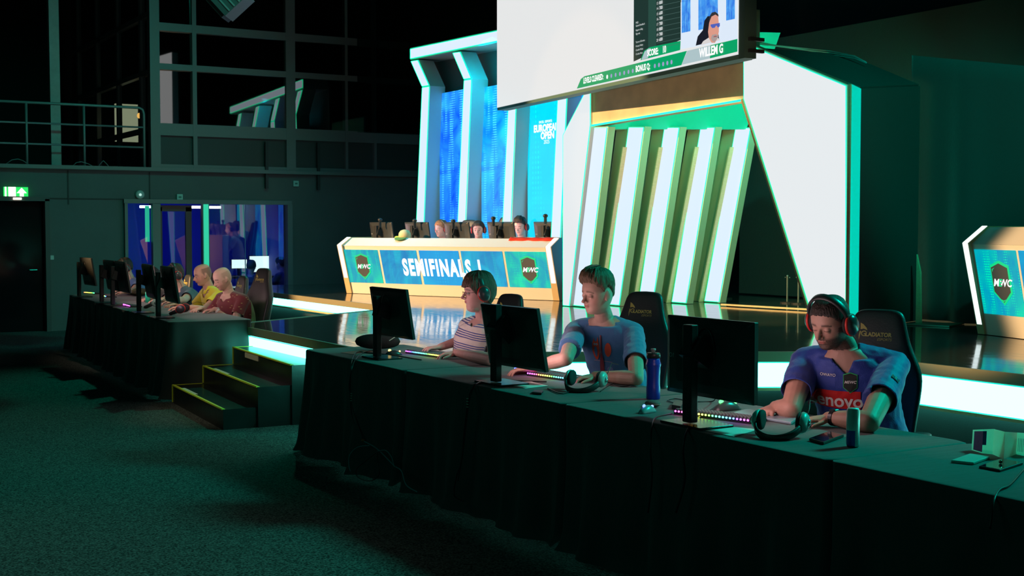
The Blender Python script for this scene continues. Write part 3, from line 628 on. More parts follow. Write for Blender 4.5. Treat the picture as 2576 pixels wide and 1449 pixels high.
G1 = led('desk_led_green', (.0,.62,.42), (.0,.28,.50), (.0,.95,.42), 1.6, 1.1)
G2 = led('desk_led_blue', (.0,.50,.78), (.0,.25,.60), (.0,.72,.72), 1.6, .95)
G3 = led('desk_led_sky', (.0,.48,.85), (.0,.33,.8), (.0,.5,.88), .8, .95)
Lw = (Vector((dQ.x, dQ.y))-Vector((dP.x, dP.y))).length
# panel limits measured along the slanted face
u_ = (dQ-dP).normalized(); fd_ = (dn*.2 + Vector((0,0,.7))); npl = u_.cross(fd_).normalized()
def sx(px, py=712): return (onp(px, py, dP, npl)-dP).dot(u_)
scr = [(sx(881), sx(965)), (sx(970.5), sx(1061)), (sx(1067.5), sx(1166)), (sx(1172), sx(1275.5)), (sx(1281.5), sx(1395))]
desk, du, dL, dface, dfn = make_desk((dP.x, dP.y), (dQ.x, dQ.y), (dn.x, dn.y), 1.39, 1.5, .20, .0, 'long cream stage desk with blue screens reading SEMIFINALS 1', scr, [G1, G2, G3, G2, G1],
    ('SEMIFINALS 1', sx(1113, 675), .33), (.85, 1.335), ((scr[0][0]+scr[0][1])/2, (scr[4][0]+scr[4][1])/2))
rP = atz(2468, 841, DZ); rdv = Vector((-math.sin(math.radians(14)), -math.cos(math.radians(14)), 0)); rQ = rP + rdv*3.4; rn = Vector((-math.cos(math.radians(14)), math.sin(math.radians(14)), 0))
rdesk, ru, rL, rface, rfn = make_desk((rP.x, rP.y), (rQ.x, rQ.y), (rn.x, rn.y), 1.50, 1.65, .17, .02, 'cream stage desk with green dotted screen at the right edge', [(.10, .66), (.69, 1.3), (1.34, 1.95), (1.99, 2.6), (2.64, 3.3)], [G1, G2, G3, G2, G1], None, (.88, 1.455), (.42,))
# ---- hanging screen
S0 = Vector(atx(1858, 137, 7.5)); su = Vector((-.126, -.992, 0)).normalized(); sn = Vector((-.992, .126, 0)).normalized()
def sp_(px, py, o_=0): return onp(px, py, S0, sn) + sn*o_
SL0 = sp_(1251, 271); zbot = (S0.z+SL0.z)/2; 
hs = thing('hanging_screen', 'huge hanging LED screen showing a spreadsheet contest broadcast', 'screen', (S0+SL0)/2)
def spz(px, z, o_=0):
    p_ = sp_(px, 200, o_); p_.z = z; return p_
ZT = 5.6
MB().prism([S0+Vector((0,0,-.04)), SL0+Vector((0,0,-.04+S0.z-SL0.z)), Vector((SL0.x, SL0.y, ZT)), Vector((S0.x, S0.y, ZT))], -sn*.14).build('housing', mat('screen_housing', (.10,.20,.19), .5), hs)
MB().prism([S0+su*.0+Vector((0,0,-.04)), S0+su*.09+Vector((0,0,-.04)), Vector(((S0+su*.09).x, (S0+su*.09).y, ZT)), Vector((S0.x, S0.y, ZT))], -sn*.12).build('side_cheek', mat('screen_cheek', (.06,.12,.11), .45), hs)
def sq(name, m, pts, o_=.004):
    MB().prism([sp_(x, y, o_) for x, y in pts], sn*.001).build(name, m, hs)
SW = glow('screen_white', (.79,.80,.80), 1.0)
k = MB(); k.prism([SL0+sn*.002, S0+sn*.002, Vector((S0.x, S0.y, ZT))+sn*.002, Vector((SL0.x, SL0.y, ZT))+sn*.002], sn*.001); k.build('picture', SW, hs)
sq('dark_list', glow('screen_list', (.012,.035,.03), 1), [(1595,155), (1596,-140), (1714,-165), (1714,100)])
sq('list_column', glow('screen_list2', (.02,.07,.055), 1), [(1632,146), (1633,-150), (1652,-154), (1652,141)], .006)
def st(txt, px, py, size, **kw):
    k = MB(); put_text(k, txt, sp_(px, py, .012), su, U_, size, align='LEFT', **kw); k.build('list_text', glow('list_text', (.8,.85,.85), 1), hs)
for i in range(-3, 8): st('%d' % (13+i), 1654, 10+13.2*i + (0 if i >= 0 else 0), .038); st(['600','700','800','500','600','700','400','700','600','800','700'][(i*3+9) % 11], 1661, 8+13.2*i, .042, bold=.001)
for txt, y in (('FAQ', 58), ('Submit Feedback', 66), ('Report a Bug', 77), ('Sign out', 86), ('Terms of Service', 107), ('Privacy Policy', 117), ('Cookie Policy', 127), ('Cookie Prefs', 137)): st(txt, 1602, y, .026)
k = MB()
for i in range(-3, 9): k.bar(sp_(1655, 16+13.2*i, .008), sp_(1713, 16+13.2*i-12.5, .008), .003, .003)
k.build('list_lines', glow('list_lines', (.06,.12,.11), 1), hs)
GB = glow('banner_green', (.0,.36,.13), 1); GD = glow('banner_grey', (.42,.55,.58), 1)
sq('score_banner', GB, [(1613,152), (1622,128), (1636,119), (1714,103), (1713,126)], .008)
sq('banner_shine', GD, [(1616,151), (1624,130), (1634,122), (1640,122), (1632,146)], .010)
sq('level_banner', GB, [(1453,223), (1463,199), (1472,192), (1730,128), (1716,164)], .008)
sq('name_banner', GD, [(1717,163), (1731,128), (1790,114), (1788,147)], .008); sq('name_banner_end', GB, [(1788,147), (1790,114), (1857,98), (1857,130)], .008)
def stw(txt, px, py, size, **kw):
    k = MB(); put_text(k, txt, sp_(px, py, .014), (sp_(px+10, py-2.2)-sp_(px, py)).normalized()*1, U_, size, **kw); k.build('banner_text', glow('banner_text', (1,1,1), 1.1), hs)
stw('LEVELS CLEARED:', 1495, 199, .082, bold=.003, xs=.72); stw('BONUS Q:', 1620, 171, .085, bold=.003, xs=.72); stw('SCORE:', 1645, 132, .085, bold=.003, xs=.75); stw('10', 1674, 125, .09, bold=.003, xs=.75); stw('WILLEM G', 1792, 129, .11, bold=.004, xs=.78)
def disc(px, py, r, m=glow('dot_lilac', (.35,.34,.62), 1)): 
    c = sp_(px, py, .012); mb = MB(); mb.prism([c + su*r*math.cos(a)*.8 + U_*r*math.sin(a) for a in [2*PI*i/14 for i in range(14)]], sn*.001); mb.build('level_dot', m, hs)
for i in range(6): disc(1540.5+10.8*i, 191-2.5*i, .021)
for i in range(5): disc(1650+10.5*i, 166-2.4*i, .021)
disc(1530, 193.5, .022, MATS['banner_text'])
# webcam picture: a seated man in front of blue panels
WC = led('webcam_blue', (.1,.5,1.0), (.02,.15,.75), (.3,.75,1), 3, 1.0)
sq('webcam_wall', glow('webcam_white', (.72,.82,.95), 1), [(1714,124), (1714,6), (1857,-28), (1857,98)], .006)
for x0, x1, yt, yb in ((1717, 1739, -10, 83), (1759, 1808, -30, 76), (1829, 1851, -60, 52)):
    q = MB(); c4 = [sp_(x0, yb, .009), sp_(x1, yb-(x1-x0)*.2, .009), sp_(x1, yt, .009), sp_(x0, yt, .009)]; q.quad(c4); q.build('webcam_panel', WC, hs, uv=[(0,0),(.3,0),(.3,.6),(0,.6)])
sq('webcam_chair', glow('cam_black', (.008,.01,.02), 1), [(1753,115), (1758,92), (1771,76), (1775,52), (1783,41), (1800,40), (1806,60), (1812,100)], .011)
sq('webcam_shirt', glow('cam_shirt', (.70,.66,.66), 1), [(1766,114), (1772,104), (1786,95), (1806,93), (1816,101)], .013)
sq('webcam_face', glow('cam_skin', (.72,.32,.24), 1), [(1787,96), (1785,80), (1788,56), (1791,42), (1800,36), (1810,38), (1812,60), (1812,80), (1808,98), (1802,108), (1794,108)], .015)
sq('webcam_hair', glow('cam_hair', (.03,.03,.035), 1), [(1788,58), (1789,42), (1795,32), (1804,30), (1811,36), (1812,42), (1804,37), (1794,42), (1790,52)], .017)
sq('webcam_glasses', glow('cam_glasses', (.08,.12,.5), 1), [(1792,66), (1792,62), (1815,58), (1815,66), (1811,70), (1806,64), (1802,70), (1796,71)], .017)
sq('webcam_beard', glow('cam_beard', (.40,.33,.32), 1), [(1793,96), (1796,88), (1806,86), (1811,92), (1808,99), (1801,106), (1795,102)], .017)
sq('webcam_mouth', glow('cam_mouth', (.35,.10,.10), 1), [(1799,94), (1801,91), (1807,90), (1808,93)], .019)
# brackets, hangers
k = MB(); k.box(S0+su*.12-sn*.1+Vector((0,0,.02)), (.16,.03,.03)); k.box(S0+su*.12-sn*.1+Vector((0,0,.12)), (.16,.03,.03)); k.build('bracket', M_BLACK, hs)
for s_ in (.3, 3.2):
    MB().bar(S0-su*s_-sn*.07+Vector((0,0,ZT-S0.z)), S0-su*s_-sn*.07+Vector((0,0,8.0-S0.z)), .03, .03).build('hanger', M_BLACK, hs)
# standing board + floor plate by the curtain
q0 = atz(2309, 814, DZ); t = MB(); t.prism([(q0.x, q0.y+.03, DZ), (q0.x, q0.y-.035, DZ), (q0.x, q0.y-.02, 1.2), (q0.x, q0.y+.03, 1.38)], (.02,0,0)); tag(t.build('timber_board', M_WOOD), 'thin upright timber board leaning in the curtain gap', 'board')
pts = [atz(x, y, DZ+.003) for x, y in ((2276,817), (2308,814), (2426,815), (2388,823))]; tag(MB().prism(pts, (0,0,.012)).build('floor_plate', mat('plate_metal', (.35,.4,.32), .3, .4)), 'flat metal floor plate lying in front of the curtain', 'plate')
# cable run along the portal roof edge
cb = MB(); q = [atx(x, y-4, 10.2) for x, y in ((1890,113),(1950,122),(2030,130),(2090,140),(2150,152),(2180,165))]
for j in range(3): cb.tube([v + Vector((0, 0, .012*j+.01*math.sin(i*1.7+j))) for i, v in enumerate(q)], .006, 6)
tag(cb.build('cable_bundle', MR, smooth=True), 'dark cable bundle running along the portal roof edge', 'cable')
# hanging loudspeaker, top left
q = aty(560, 15, 15.0); hl = thing('hanging_loudspeaker', 'grey loudspeaker hanging tilted at the top edge of the photo', 'loudspeaker', (q.x, q.y, q.z))
Mx = Matrix.Rotation(YAW, 3, 'Z') @ Matrix.Rotation(math.radians(-42), 3, 'Y')
MB().box(q+Vector((0,0,.2)), (.36,.42,.62), M=Mx).build('cabinet', mat('speaker_grey', (.12,.14,.14), .5), hl)
MB().box(q+Vector((0,0,.2))+Mx@Vector((-.2,0,0)), (.05,.38,.58), M=Mx).build('grille', M_BLACK, hl)
for j in range(4): MB().box(q+Vector((0,0,.2))+Mx@Vector((-.10+.08*j,-.212,0)), (.018,.01,.6), M=Mx).build('rib', mat('speaker_rib', (.35,.42,.42), .4), hl)
MB().tube([q+Vector((0,0,.4)), (q.x, q.y, 8)], .02).build('hanger', M_BLACK, hl)
# ================================================================ TABLES
def clothmat():
    m = mat('black_tablecloth', (.045,.05,.05), .78, bump=.35, bscale=5, stretch=(1, 5, 1), sheen=.25)
    return m
M_CLOTH = clothmat()
TZ = .75
def table(x0, x1, y0, y1, ends, label, origin=(0,0), rz=0, frontgap=None, seed=0):
    """cloth draped over a folding table; y0<y1, front skirt on the x0 side; ends=(low y full?, high y full?)"""
    t = thing('draped_table', label, 'table', (origin[0]+0, origin[1], 0), rz, 'black draped tables')
    cx, cy = (x0+x1)/2, (y0+y1)/2
    MB().rbox((cx, cy, TZ-.035), (x1-x0-.06, y1-y0-.06, .03), .02).build('tabletop', mat('grey_tabletop', (.3,.3,.3), .5), t, world=False)
    for sx in (x0+.12, x1-.12):
        for sy in (y0+.2, y1-.2): MB().tube([(sx, sy, 0), (sx, sy, TZ-.05)], .015).build('leg', mat('table_leg', (.3,.3,.3), .4, .6), t, world=False)
    rc = .02; P = []   # perimeter, start at front low-y corner going +y
    def seg(a, b, n): return [(a[0]+(b[0]-a[0])*i/n, a[1]+(b[1]-a[1])*i/n) for i in range(n)]
    ny = int((y1-y0)/.016); nx = int((x1-x0)/.03)
    s1 = seg((x0, y0+rc), (x0, y1-rc), ny); s2 = seg((x0+rc, y1), (x1-rc, y1), nx); s3 = seg((x1, y1-rc), (x1, y0+rc), ny//2); s4 = seg((x1-rc, y0), (x0+rc, y0), nx)
    P = [(p, 'f', i/len(s1)) for i, p in enumerate(s1)] + [(p, 'h', i/len(s2)) for i, p in enumerate(s2)] + [(p, 'b', i/len(s3)) for i, p in enumerate(s3)] + [(p, 'l', i/len(s4)) for i, p in enumerate(s4)]
    def ring(k, z, inset=0, fold=0, t_=0):
        out = []
        for (x, y), side, s in P:
            n_ = {'f': (-1, 0), 'h': (0, 1), 'b': (1, 0), 'l': (0, -1)}[side]
            ex = {'f': 1, 'b': .12, 'h': 1 if ends[1] else .0, 'l': 1 if ends[0] else .0}[side]
            drop = {'f': 1, 'b': .22, 'h': 1 if ends[1] else .9, 'l': 1 if ends[0] else .9}[side]
            if side == 'h' and ends[1] == 2: drop = .78
            zz = TZ+.004 - (TZ-.008)*t_*drop if t_ > 0 else z
            c = s*(y1-y0 if side in 'fb' else x1-x0)
            a = fold*ex*(.035*math.sin(c*9.5+seed*2+.6*math.sin(c*4)) + .02*math.sin(c*23+seed) + .05*max(0, noise.noise(Vector((c*1.6, seed*3.1, .5)))))
            if side in 'fb':
                endf = min(1, min(s, 1-s)*14); a *= .25+.75*endf
                if (s < .03 and ends[0]) or (s > .97 and ends[1]): a += .05*t_
            a += fold*.035*t_*ex
            if side == 'f': a += fold*.05*max(0, t_-.9)*10*(.5+noise.noise(Vector((c*3, seed, 1))))
            wz = 0
            if inset > 0: wz = .0
            xx = x + n_[0]*(a-inset); yy = y + n_[1]*(a-inset)
            if t_ > .95 and side == 'f': zz += .012+.01*noise.noise(Vector((c*6, seed, 2)))
            out.append(Vector((xx, yy, max(zz, .006))))
        return out
    def flat(k): return [Vector((cx+(x-cx)*k, cy+(y-cy)*k, TZ+.004+.0015*noise.noise(Vector((x*5*k, y*3*k, seed)))*(k < .97))) for (x, y), sd, s in P]
    R_ = [flat(.05), flat(.3), flat(.6), flat(.8), flat(.93), flat(.985), ring(0, TZ+.002, .002), ring(0, TZ-.003, -.003)]
    for j in range(1, 15): t_ = (j/14); R_.append(ring(j, 0, 0, min(1, t_*1.3), t_))
    mb = MB(); mb.rings(R_, cap=False); n = len(P); mb.f.append(list(range(n))[::-1]); mb.mi.append(0)
    o_ = mb.build('tablecloth', M_CLOTH, t, world=False, smooth=True); return t
ys = [8.90, 7.25, 5.44, 3.585, 1.74, -.1]
labs = ['black draped table at the far end of the near row, beside the stage steps', 'black draped table holding the second monitor of the near row', 'black draped table holding the near monitor, blue bottle and white mouse', 'black draped table at the lower right carrying the leaflet and phones', 'black draped table leaving the photo at its lower right corner']
for k in range(5): table(3.575, 4.38, ys[k+1]+.004, ys[k]-.004, (0, 1 if k == 0 else 0), labs[k], seed=k+1)
lrz = -math.atan2(.33, 5.8)
llab = ['black draped table at the near end of the far row, short cloth facing the steps', 'black draped table in the middle of the far row', 'black draped table at the wall end of the far row']
for k in range(3): table(0, .8, 1.94*k+.004, 1.94*(k+1)-.004, (2 if k == 0 else 0, 1 if k == 2 else 0), llab[k], origin=(3.52, 12.13), rz=lrz, seed=k+8)
# ================================================================ DECALS
def bvh_of(o):
    dg = bpy.context.evaluated_depsgraph_get(); return BVHTree.FromObject(o, dg)
def decal(bvh, mw, verts, faces, c, ux, uy, off=.0015):
    """project flat 2D art (verts in ux,uy plane at world c) onto a surface along the plane normal; returns MB in world space"""
    ux = Vector(ux).normalized(); uy = Vector(uy); uy = (uy-ux*uy.dot(ux)).normalized(); n = ux.cross(uy); c = Vector(c); inv = mw.inverted(); mb = MB(); pts = []
    nd = (inv.to_3x3() @ -n).normalized(); last = None; hits = []
    for x, y in verts:
        p = c + ux*x + uy*y + n*.25; h = bvh.ray_cast(inv @ p, nd); hits.append((mw @ h[0]) if h[0] is not None else None)
    ref = [h for h in hits if h is not None]
    dmid = sum((h-c).dot(n) for h in ref)/len(ref) if ref else 0
    for (x, y), h in zip(verts, hits): pts.append(h + n*off if h is not None else c + ux*x + uy*y + n*(dmid+off))
    mb.add(pts, faces); return mb
def gridart(w, h, nx=12, ny=8):
    vs = [(-w/2+w*i/nx, -h/2+h*j/ny) for j in range(ny+1) for i in range(nx+1)]; fs = [(j*(nx+1)+i, j*(nx+1)+i+1, (j+1)*(nx+1)+i+1, (j+1)*(nx+1)+i) for j in range(ny) for i in range(nx)]
    return vs, fs
def polyart(pts): return list(pts), [tuple(range(len(pts)))]
# ================================================================ GAMING CHAIR
M_LEA = mat('black_leatherette', (.022,.025,.026), .42, bump=.12, bscale=90, spec=.5)
M_PLAS = mat('black_plastic', (.02,.02,.022), .4)
M_GOLD = mat('gold_print', (.62,.50,.12), .5)
def gaming_chair(name='gaming_chair'):
    # high-backed chair, local front +x
    t = thing(name, None, None)
    # seat
    b = MB(); b.rbox((.02, 0, .43), (.50, .52, .10), .08); b.rbox((.02, .22, .47), (.44, .09, .08), .03); b.rbox((.02, -.22, .47), (.44, .09, .08), .03)
    b.build('seat', M_LEA, t, world=False, smooth=True, bevel=.015)
    # backrest: horizontal slices
    SL = [(.46,.40,.02,.05),(.55,.46,.05,.07),(.66,.49,.06,.08),(.78,.51,.055,.08),(.88,.53,.045,.08),(.96,.52,.03,.08),(1.03,.44,.02,.075),(1.10,.36,.012,.07),(1.18,.31,.01,.065),(1.235,.285,.005,.06),(1.262,.25,0,.05),(1.278,.17,0,.03)]
    rs = []; tl = math.tan(math.radians(10))
    for z, w_, wing, th in SL:
        xb = -.24 - (z-.46)*tl; row = []
        for i in range(15): s = -1+2*i/14; row.append(Vector((xb + wing*abs(s)**3 + th*.35*(1-abs(s)**8), s*w_/2, z)))
        for i in range(1, 14): s = 1-2*i/14; row.append(Vector((xb - th*.9*(1-abs(s)**4)**.5, s*w_/2, z)))
        rs.append(row)
    br = MB().rings(rs).build('backrest', M_LEA, t, world=False, smooth=True, sub=1)
    bpy.context.view_layer.update(); bv = bvh_of(br); I = Matrix.Identity(4)
    up = Vector((-tl, 0, 1)).normalized(); c = Vector((-.24-(1.15-.46)*tl, 0, 1.15))
    g = MB()
    for txt, x, y, sz, kw in (('LADIATOR', .012, -.012, .040, dict(bold=.0018, xs=.95)), ('ESPORTS', .055, -.045, .026, dict(shear=.25)), ('G', -.094, -.008, .055, dict(bold=.001))):
        vs, fs = textmesh(txt, sz, **kw); d = decal(bv, I, [((a+x)*.74, (b_+y)*.74) for a, b_ in vs], fs, c, (0, 1, 0), up, .002); g.add(d.v, d.f)
    g.build('lettering', M_GOLD, br, world=False)
    vs, fs = polyart([(x*.74, y*.74) for x, y in [(-.12,.07), (-.1,.06), (-.075,.035), (-.068,.018), (-.095,.028), (-.118,.022)]]); g = decal(bv, I, vs, fs, c, (0,1,0), up, .002)
    vs, fs = polyart([(x*.74, y*.74) for x, y in [(-.122,.012), (-.112,.01), (-.118,-.015), (-.125,-.055), (-.128,-.02)]]); d = decal(bv, I, vs, fs, c, (0,1,0), up, .002); g.add(d.v, d.f)
    g.build('helmet_emblem', M_GOLD, br, world=False)
    for sy in (-1, 1):
        a = MB(); a.tube([(-.1, sy*.27, .42), (-.1, sy*.30, .5), (-.08, sy*.30, .655)], .022); a.rbox((-.03, sy*.30, .67), (.26, .085, .03), .03); a.build('armrest', M_PLAS, t, world=False, smooth=True)
    MB().tube([(0,0,.12),(0,0,.26),(0,0,.261),(0,0,.39)], [.035,.035,.022,.022], 14).build('gas_column', M_PLAS, t, world=False, smooth=True)
    b = MB(); 
    for k in range(5): a = 2*PI*k/5+.3; b.bar((0,0,.12), (.31*math.cos(a), .31*math.sin(a), .08), .05, .04)
    b.build('star_base', M_PLAS, t, world=False)
    for k in range(5):
        a = 2*PI*k/5+.3; MB().lathe([(.001,-.02),(.03,-.02),(.03,.02),(.001,.02)], (.31*math.cos(a), .31*math.sin(a), .03), 14, Matrix.Rotation(PI/2, 3, 'X')).build('caster', M_PLAS, t, world=False, smooth=True)
    return t
chair0 = gaming_chair()
def chair(x, y, deg, label, first=False, z=0, s=1.0):
    o_ = chair0 if first else dup(chair0); o_.location = (x, y, z); o_.rotation_euler = (0, 0, math.radians(deg)); o_.scale = (s, s, s); tag(o_, label, 'chair', 'black gaming chairs'); return o_
GC = 'black gaming chair with gold helmet emblem '
chair(4.63, 4.47, 206, GC+'behind the man in the blue jersey', True, s=.965)
chair(4.64, 6.48, 203, GC+'behind the man in the blue pictured T-shirt', s=.97)
chair(4.68, 8.26, 194, GC+'behind the man in the striped T-shirt', s=.90)
chair(4.55, 13.28, 192, 'black gaming chair seen side-on behind the man in maroon', s=.95)
chair(4.66, 14.25, 182, 'black gaming chair behind the man in the yellow polo shirt', s=.86)
chair(4.66, 15.35, 182, 'black gaming chair behind the man in the dark teal T-shirt', s=.86)
chair(4.7, 16.40, 182, 'black gaming chair behind the black-haired player in black', s=.82)
chair(4.7, 17.6, 182, 'black gaming chair behind the far player in the blue T-shirt', s=.86)
# ================================================================ MONITOR
M_MONB = mat('monitor_back_plastic', (.035,.037,.038), .38, bump=.08, bscale=200)
M_SCR = glow('game_screen', (1.0, .62, .66), 4.2)
def monitor(tilt=10, pz=.31):
    """local: screen faces +x, stand behind; base centre at origin"""
    t = thing('monitor', None, None)
    pc = Vector((.085, 0, pz)); 
    R = Matrix.Rotation(math.radians(-tilt), 3, 'Y')
    w_, h_ = .61, .362
    def ringp(x, iw, ih, r): 
        P = []; W2, H2 = w_/2-iw, h_/2-ih
        for cx, cy, a0 in ((W2-r, H2-r, 0), (-W2+r, H2-r, PI/2), (-W2+r, -H2+r, PI), (W2-r, -H2+r, 1.5*PI)):
            for k in range(4): a = a0+PI/2*k/3; P.append(pc + R @ Vector((x, cx+r*math.cos(a), cy+r*math.sin(a))))
        return P
    MB().rings([ringp(.016, 0, 0, .006), ringp(-.004, 0, 0, .006), ringp(-.016, .03, .02, .012), ringp(-.024, .09, .06, .02)]).build('housing', M_MONB, t, world=False, smooth=False)
    MB().rings([ringp(.0165, .008, .008, .002), ringp(.0175, .008, .008, .002)]).build('screen', M_SCR, t, world=False)
    MB().rbox((-.028, 0, .235), (.045, .062, .44), .008).build('stand_post', M_PLAS, t, world=False)
    MB().bar((-.03, 0, .36), pc + R @ Vector((-.02, 0, .0)), .10, .10, ).build('mount', M_PLAS, t, world=False)
    MB().rbox((.01, 0, .006), (.20, .29, .010), .01).build('base_plate', mat('base_metal', (.05,.06,.06), .25, .4), t, world=False)
    g = MB(); put_text(g, 'OMEN', pc + R @ Vector((-.0215, .222, -.005)), (0, -1, 0), R @ Vector((-.0, 0, 1)), .03, space=1.25); g.build('lettering', mat('letter_grey', (.5,.52,.52), .4), t, world=False)
    c = pc; MB().tube([c + R @ Vector((-.03, .07*math.cos(a)+.0, .02+.12*math.sin(a))) for a in [PI*i/12 for i in range(13)]], .0035, 6).build('cable_loop', M_PLAS, t, world=False, smooth=True)
    return t
mon0 = monitor(9, .33); monA = monitor(0, .298); monB = monitor(10, .264)
def mon(x, y, deg, label, first=False, z=TZ+.004, group='monitors on the black tables', s=1.0, src=None):
    o_ = (src or mon0) if first else dup(src or mon0); o_.scale = (s, s, s); o_.location = (x, y, z); o_.rotation_euler = (0, 0, math.radians(deg)); tag(o_, label, 'monitor', group); return o_
mon(3.70, 4.545, 0, 'large black monitor seen from behind, nearest the camera, facing the man in the jersey', True, src=monA)
mon(3.735, 6.335, 1, 'black monitor seen from behind in the middle, facing the man in the blue T-shirt', True, src=monB)
mon(3.77, 8.0, 0, 'black monitor seen from behind at the left of the near row, facing the striped T-shirt', True, s=.94)
for px, deg, lab in ((405, -5, 'with tall stand facing the man in maroon'), (356, -6, 'with tall stand facing the yellow polo shirt'), (290, -4, 'facing the man in dark teal'), (262, -2, 'facing the black-haired player'), (205, 0, 'alone at the far end of the far row')):
    X_ = {405: 3.62, 356: 3.66, 290: 3.74, 262: 3.76, 205: 3.84}[px]; q = atx(px, 740, X_); mon(q.x, q.y, deg, 'dark monitor on the far row, '+lab)
# stage desk monitors
for k, (px, dg_) in enumerate(((950, 0), (1040, 0), (1140, 0), (1251, 0), (1370, 0))):
    q = atx(px, 600, 8.75+.0*k); s_ = (1-k*.0)
    base = Vector((dP.x, dP.y, 0)) - dn*.34; uu = du; a = onp(px, 600, base, dn); 
    mon(a.x, a.y, math.degrees(math.atan2(-dn.y, -dn.x))-16, 'brown-lit monitor back on the left stage desk, ' + ['leftmost of five', 'behind the green cap', 'beside the fair-haired player', 'right of the player in black', 'rightmost of five above the red scarf'][k], z=1.26, group='monitors on the stage desk', s=.93)
for k, (px, py) in enumerate(((956, 553), (1043, 555), (1140, 556), (1241, 549), (1372, 543))):
    base = Vector((dP.x, dP.y, 0)) - dn*.25; a = onp(px, py, base, dn)
    c = thing('webcam', 'small dark webcam clipped on top of the stage desk monitor, ' + ['leftmost of five', 'second from left', 'third from left', 'fourth from left', 'rightmost of five'][k], 'webcam', (a.x, a.y, a.z-.11), 0, 'webcams')
    MB().ell((a.x, a.y, a.z), (.035,.035,.028)).build('body', M_PLAS, c, smooth=True); MB().box((a.x, a.y, a.z-.06), (.03,.03,.10)).build('clip', M_PLAS, c)
# ================================================================ KEYBOARDS, MICE, HEADSETS
def rgbmat(name, h0, h1, L_):
    m = bpy.data.materials.new(name); m.use_nodes = True; nt = m.node_tree; N = nt.nodes; L = nt.links; b = N['Principled BSDF']
    tc = N.new('ShaderNodeTexCoord'); sp__ = N.new('ShaderNodeSeparateXYZ'); L.new(tc.outputs['Object'], sp__.inputs[0])
    mr = N.new('ShaderNodeMapRange'); mr.inputs['From Min'].default_value = L_/2; mr.inputs['From Max'].default_value = -L_/2; mr.inputs['To Min'].default_value = h0; mr.inputs['To Max'].default_value = h1; L.new(sp__.outputs[1], mr.inputs[0])
    fr = N.new('ShaderNodeMath'); fr.operation = 'FRACT'; L.new(mr.outputs[0], fr.inputs[0])
    cc_ = N.new('ShaderNodeCombineColor'); cc_.mode = 'HSV'; L.new(fr.outputs[0], cc_.inputs[0]); cc_.inputs[1].default_value = .93; cc_.inputs[2].default_value = 1
    L.new(cc_.outputs[0], b.inputs['Emission Color']); b.inputs['Emission Strength'].default_value = 9; b.inputs['Base Color'].default_value = (.02,.02,.02,1); return m
def keyboard(pa, pb, label, h0, h1, z=TZ+.004, depth=.135, Lmax=.44, keys=True, ledz=.018):
    A_, B_ = atz(*pa, z+ledz), atz(*pb, z+ledz); d = (B_-A_); d.z = 0; L_ = min(d.length, Lmax); d.normalize(); 
    deg = math.atan2(-d.x, d.y) + PI   # local -y points from A to B
    fwd = Vector((-d.y, d.x, 0)); fwd = fwd if fwd.x > 0 else -fwd   # towards the player
    c = (A_ + B_)/2; c = A_ + d*(L_/2) + fwd*(depth/2); 
    t = thing('keyboard', label, 'keyboard', (c.x, c.y, z), math.atan2(fwd.y, fwd.x), 'keyboards')
    b = MB(); b.prism([(-depth/2, -L_/2, .022), (depth/2, -L_/2, .012), (depth/2, -L_/2, 0), (-depth/2, -L_/2, 0)], (0, L_, 0)); b.build('case', M_PLAS, t, world=False, bevel=.002)
    if keys:
        k = MB(); nx = 6; ny = int(L_/.0195)
        for i in range(nx):
            for j in range(ny):
                x = -depth/2+.013+i*(depth-.022)/(nx-1)*.98; y = -L_/2+.014+j*(L_-.028)/(ny-1); zz = .021-.010*(x+depth/2)/depth
                a_ = .0078; e = .0058; k.add([(x-a_, y-a_, zz), (x+a_, y-a_, zz), (x+a_, y+a_, zz), (x-a_, y+a_, zz), (x-e, y-e, zz+.009), (x+e, y-e, zz+.009), (x+e, y+e, zz+.009), (x-e, y+e, zz+.009)], [(4,5,6,7),(0,1,5,4),(1,2,6,5),(2,3,7,6),(3,0,4,7)])
        k.build('keycaps', mat('keycaps_dark', (.10,.10,.11), .4), t, world=False)
    m = rgbmat('rgb_'+label[:12]+str(round(h0, 2)), h0, h1, L_); k = MB(); n = int(L_/.0195)
    for j in range(n): k.ell((-depth/2-.001, -L_/2+.012+j*(L_-.024)/(n-1), .017), (.0035,.006,.0045), n=8, m=5)
    k.build('light_row', m, t, world=False); return t
keyboard((1694.6, 1033), (1897.7, 1059), 'backlit rainbow keyboard behind the near monitor stand', .82-1, .86)
keyboard((1325, 938), (1459, 956), 'backlit keyboard with blue to magenta lights before the man in the blue T-shirt', .75-.0, 1.85-.0-.0+0)
keyboard((1019.5, 882.6), (1118, 896), 'backlit keyboard with violet to orange lights under the striped player\'s hands', .8, .07)
keyboard((211, 735), (238, 737), 'small glowing red to green keyboard at the far end of the far row', .0, .4, keys=False, Lmax=.40)
keyboard((261, 744), (270, 746), 'small glowing orange keyboard on the far row', .05, .7, keys=False, Lmax=.15)
keyboard((310, 765), (336, 772), 'glowing magenta keyboard on the far row', .82, .86, keys=False, Lmax=.40)
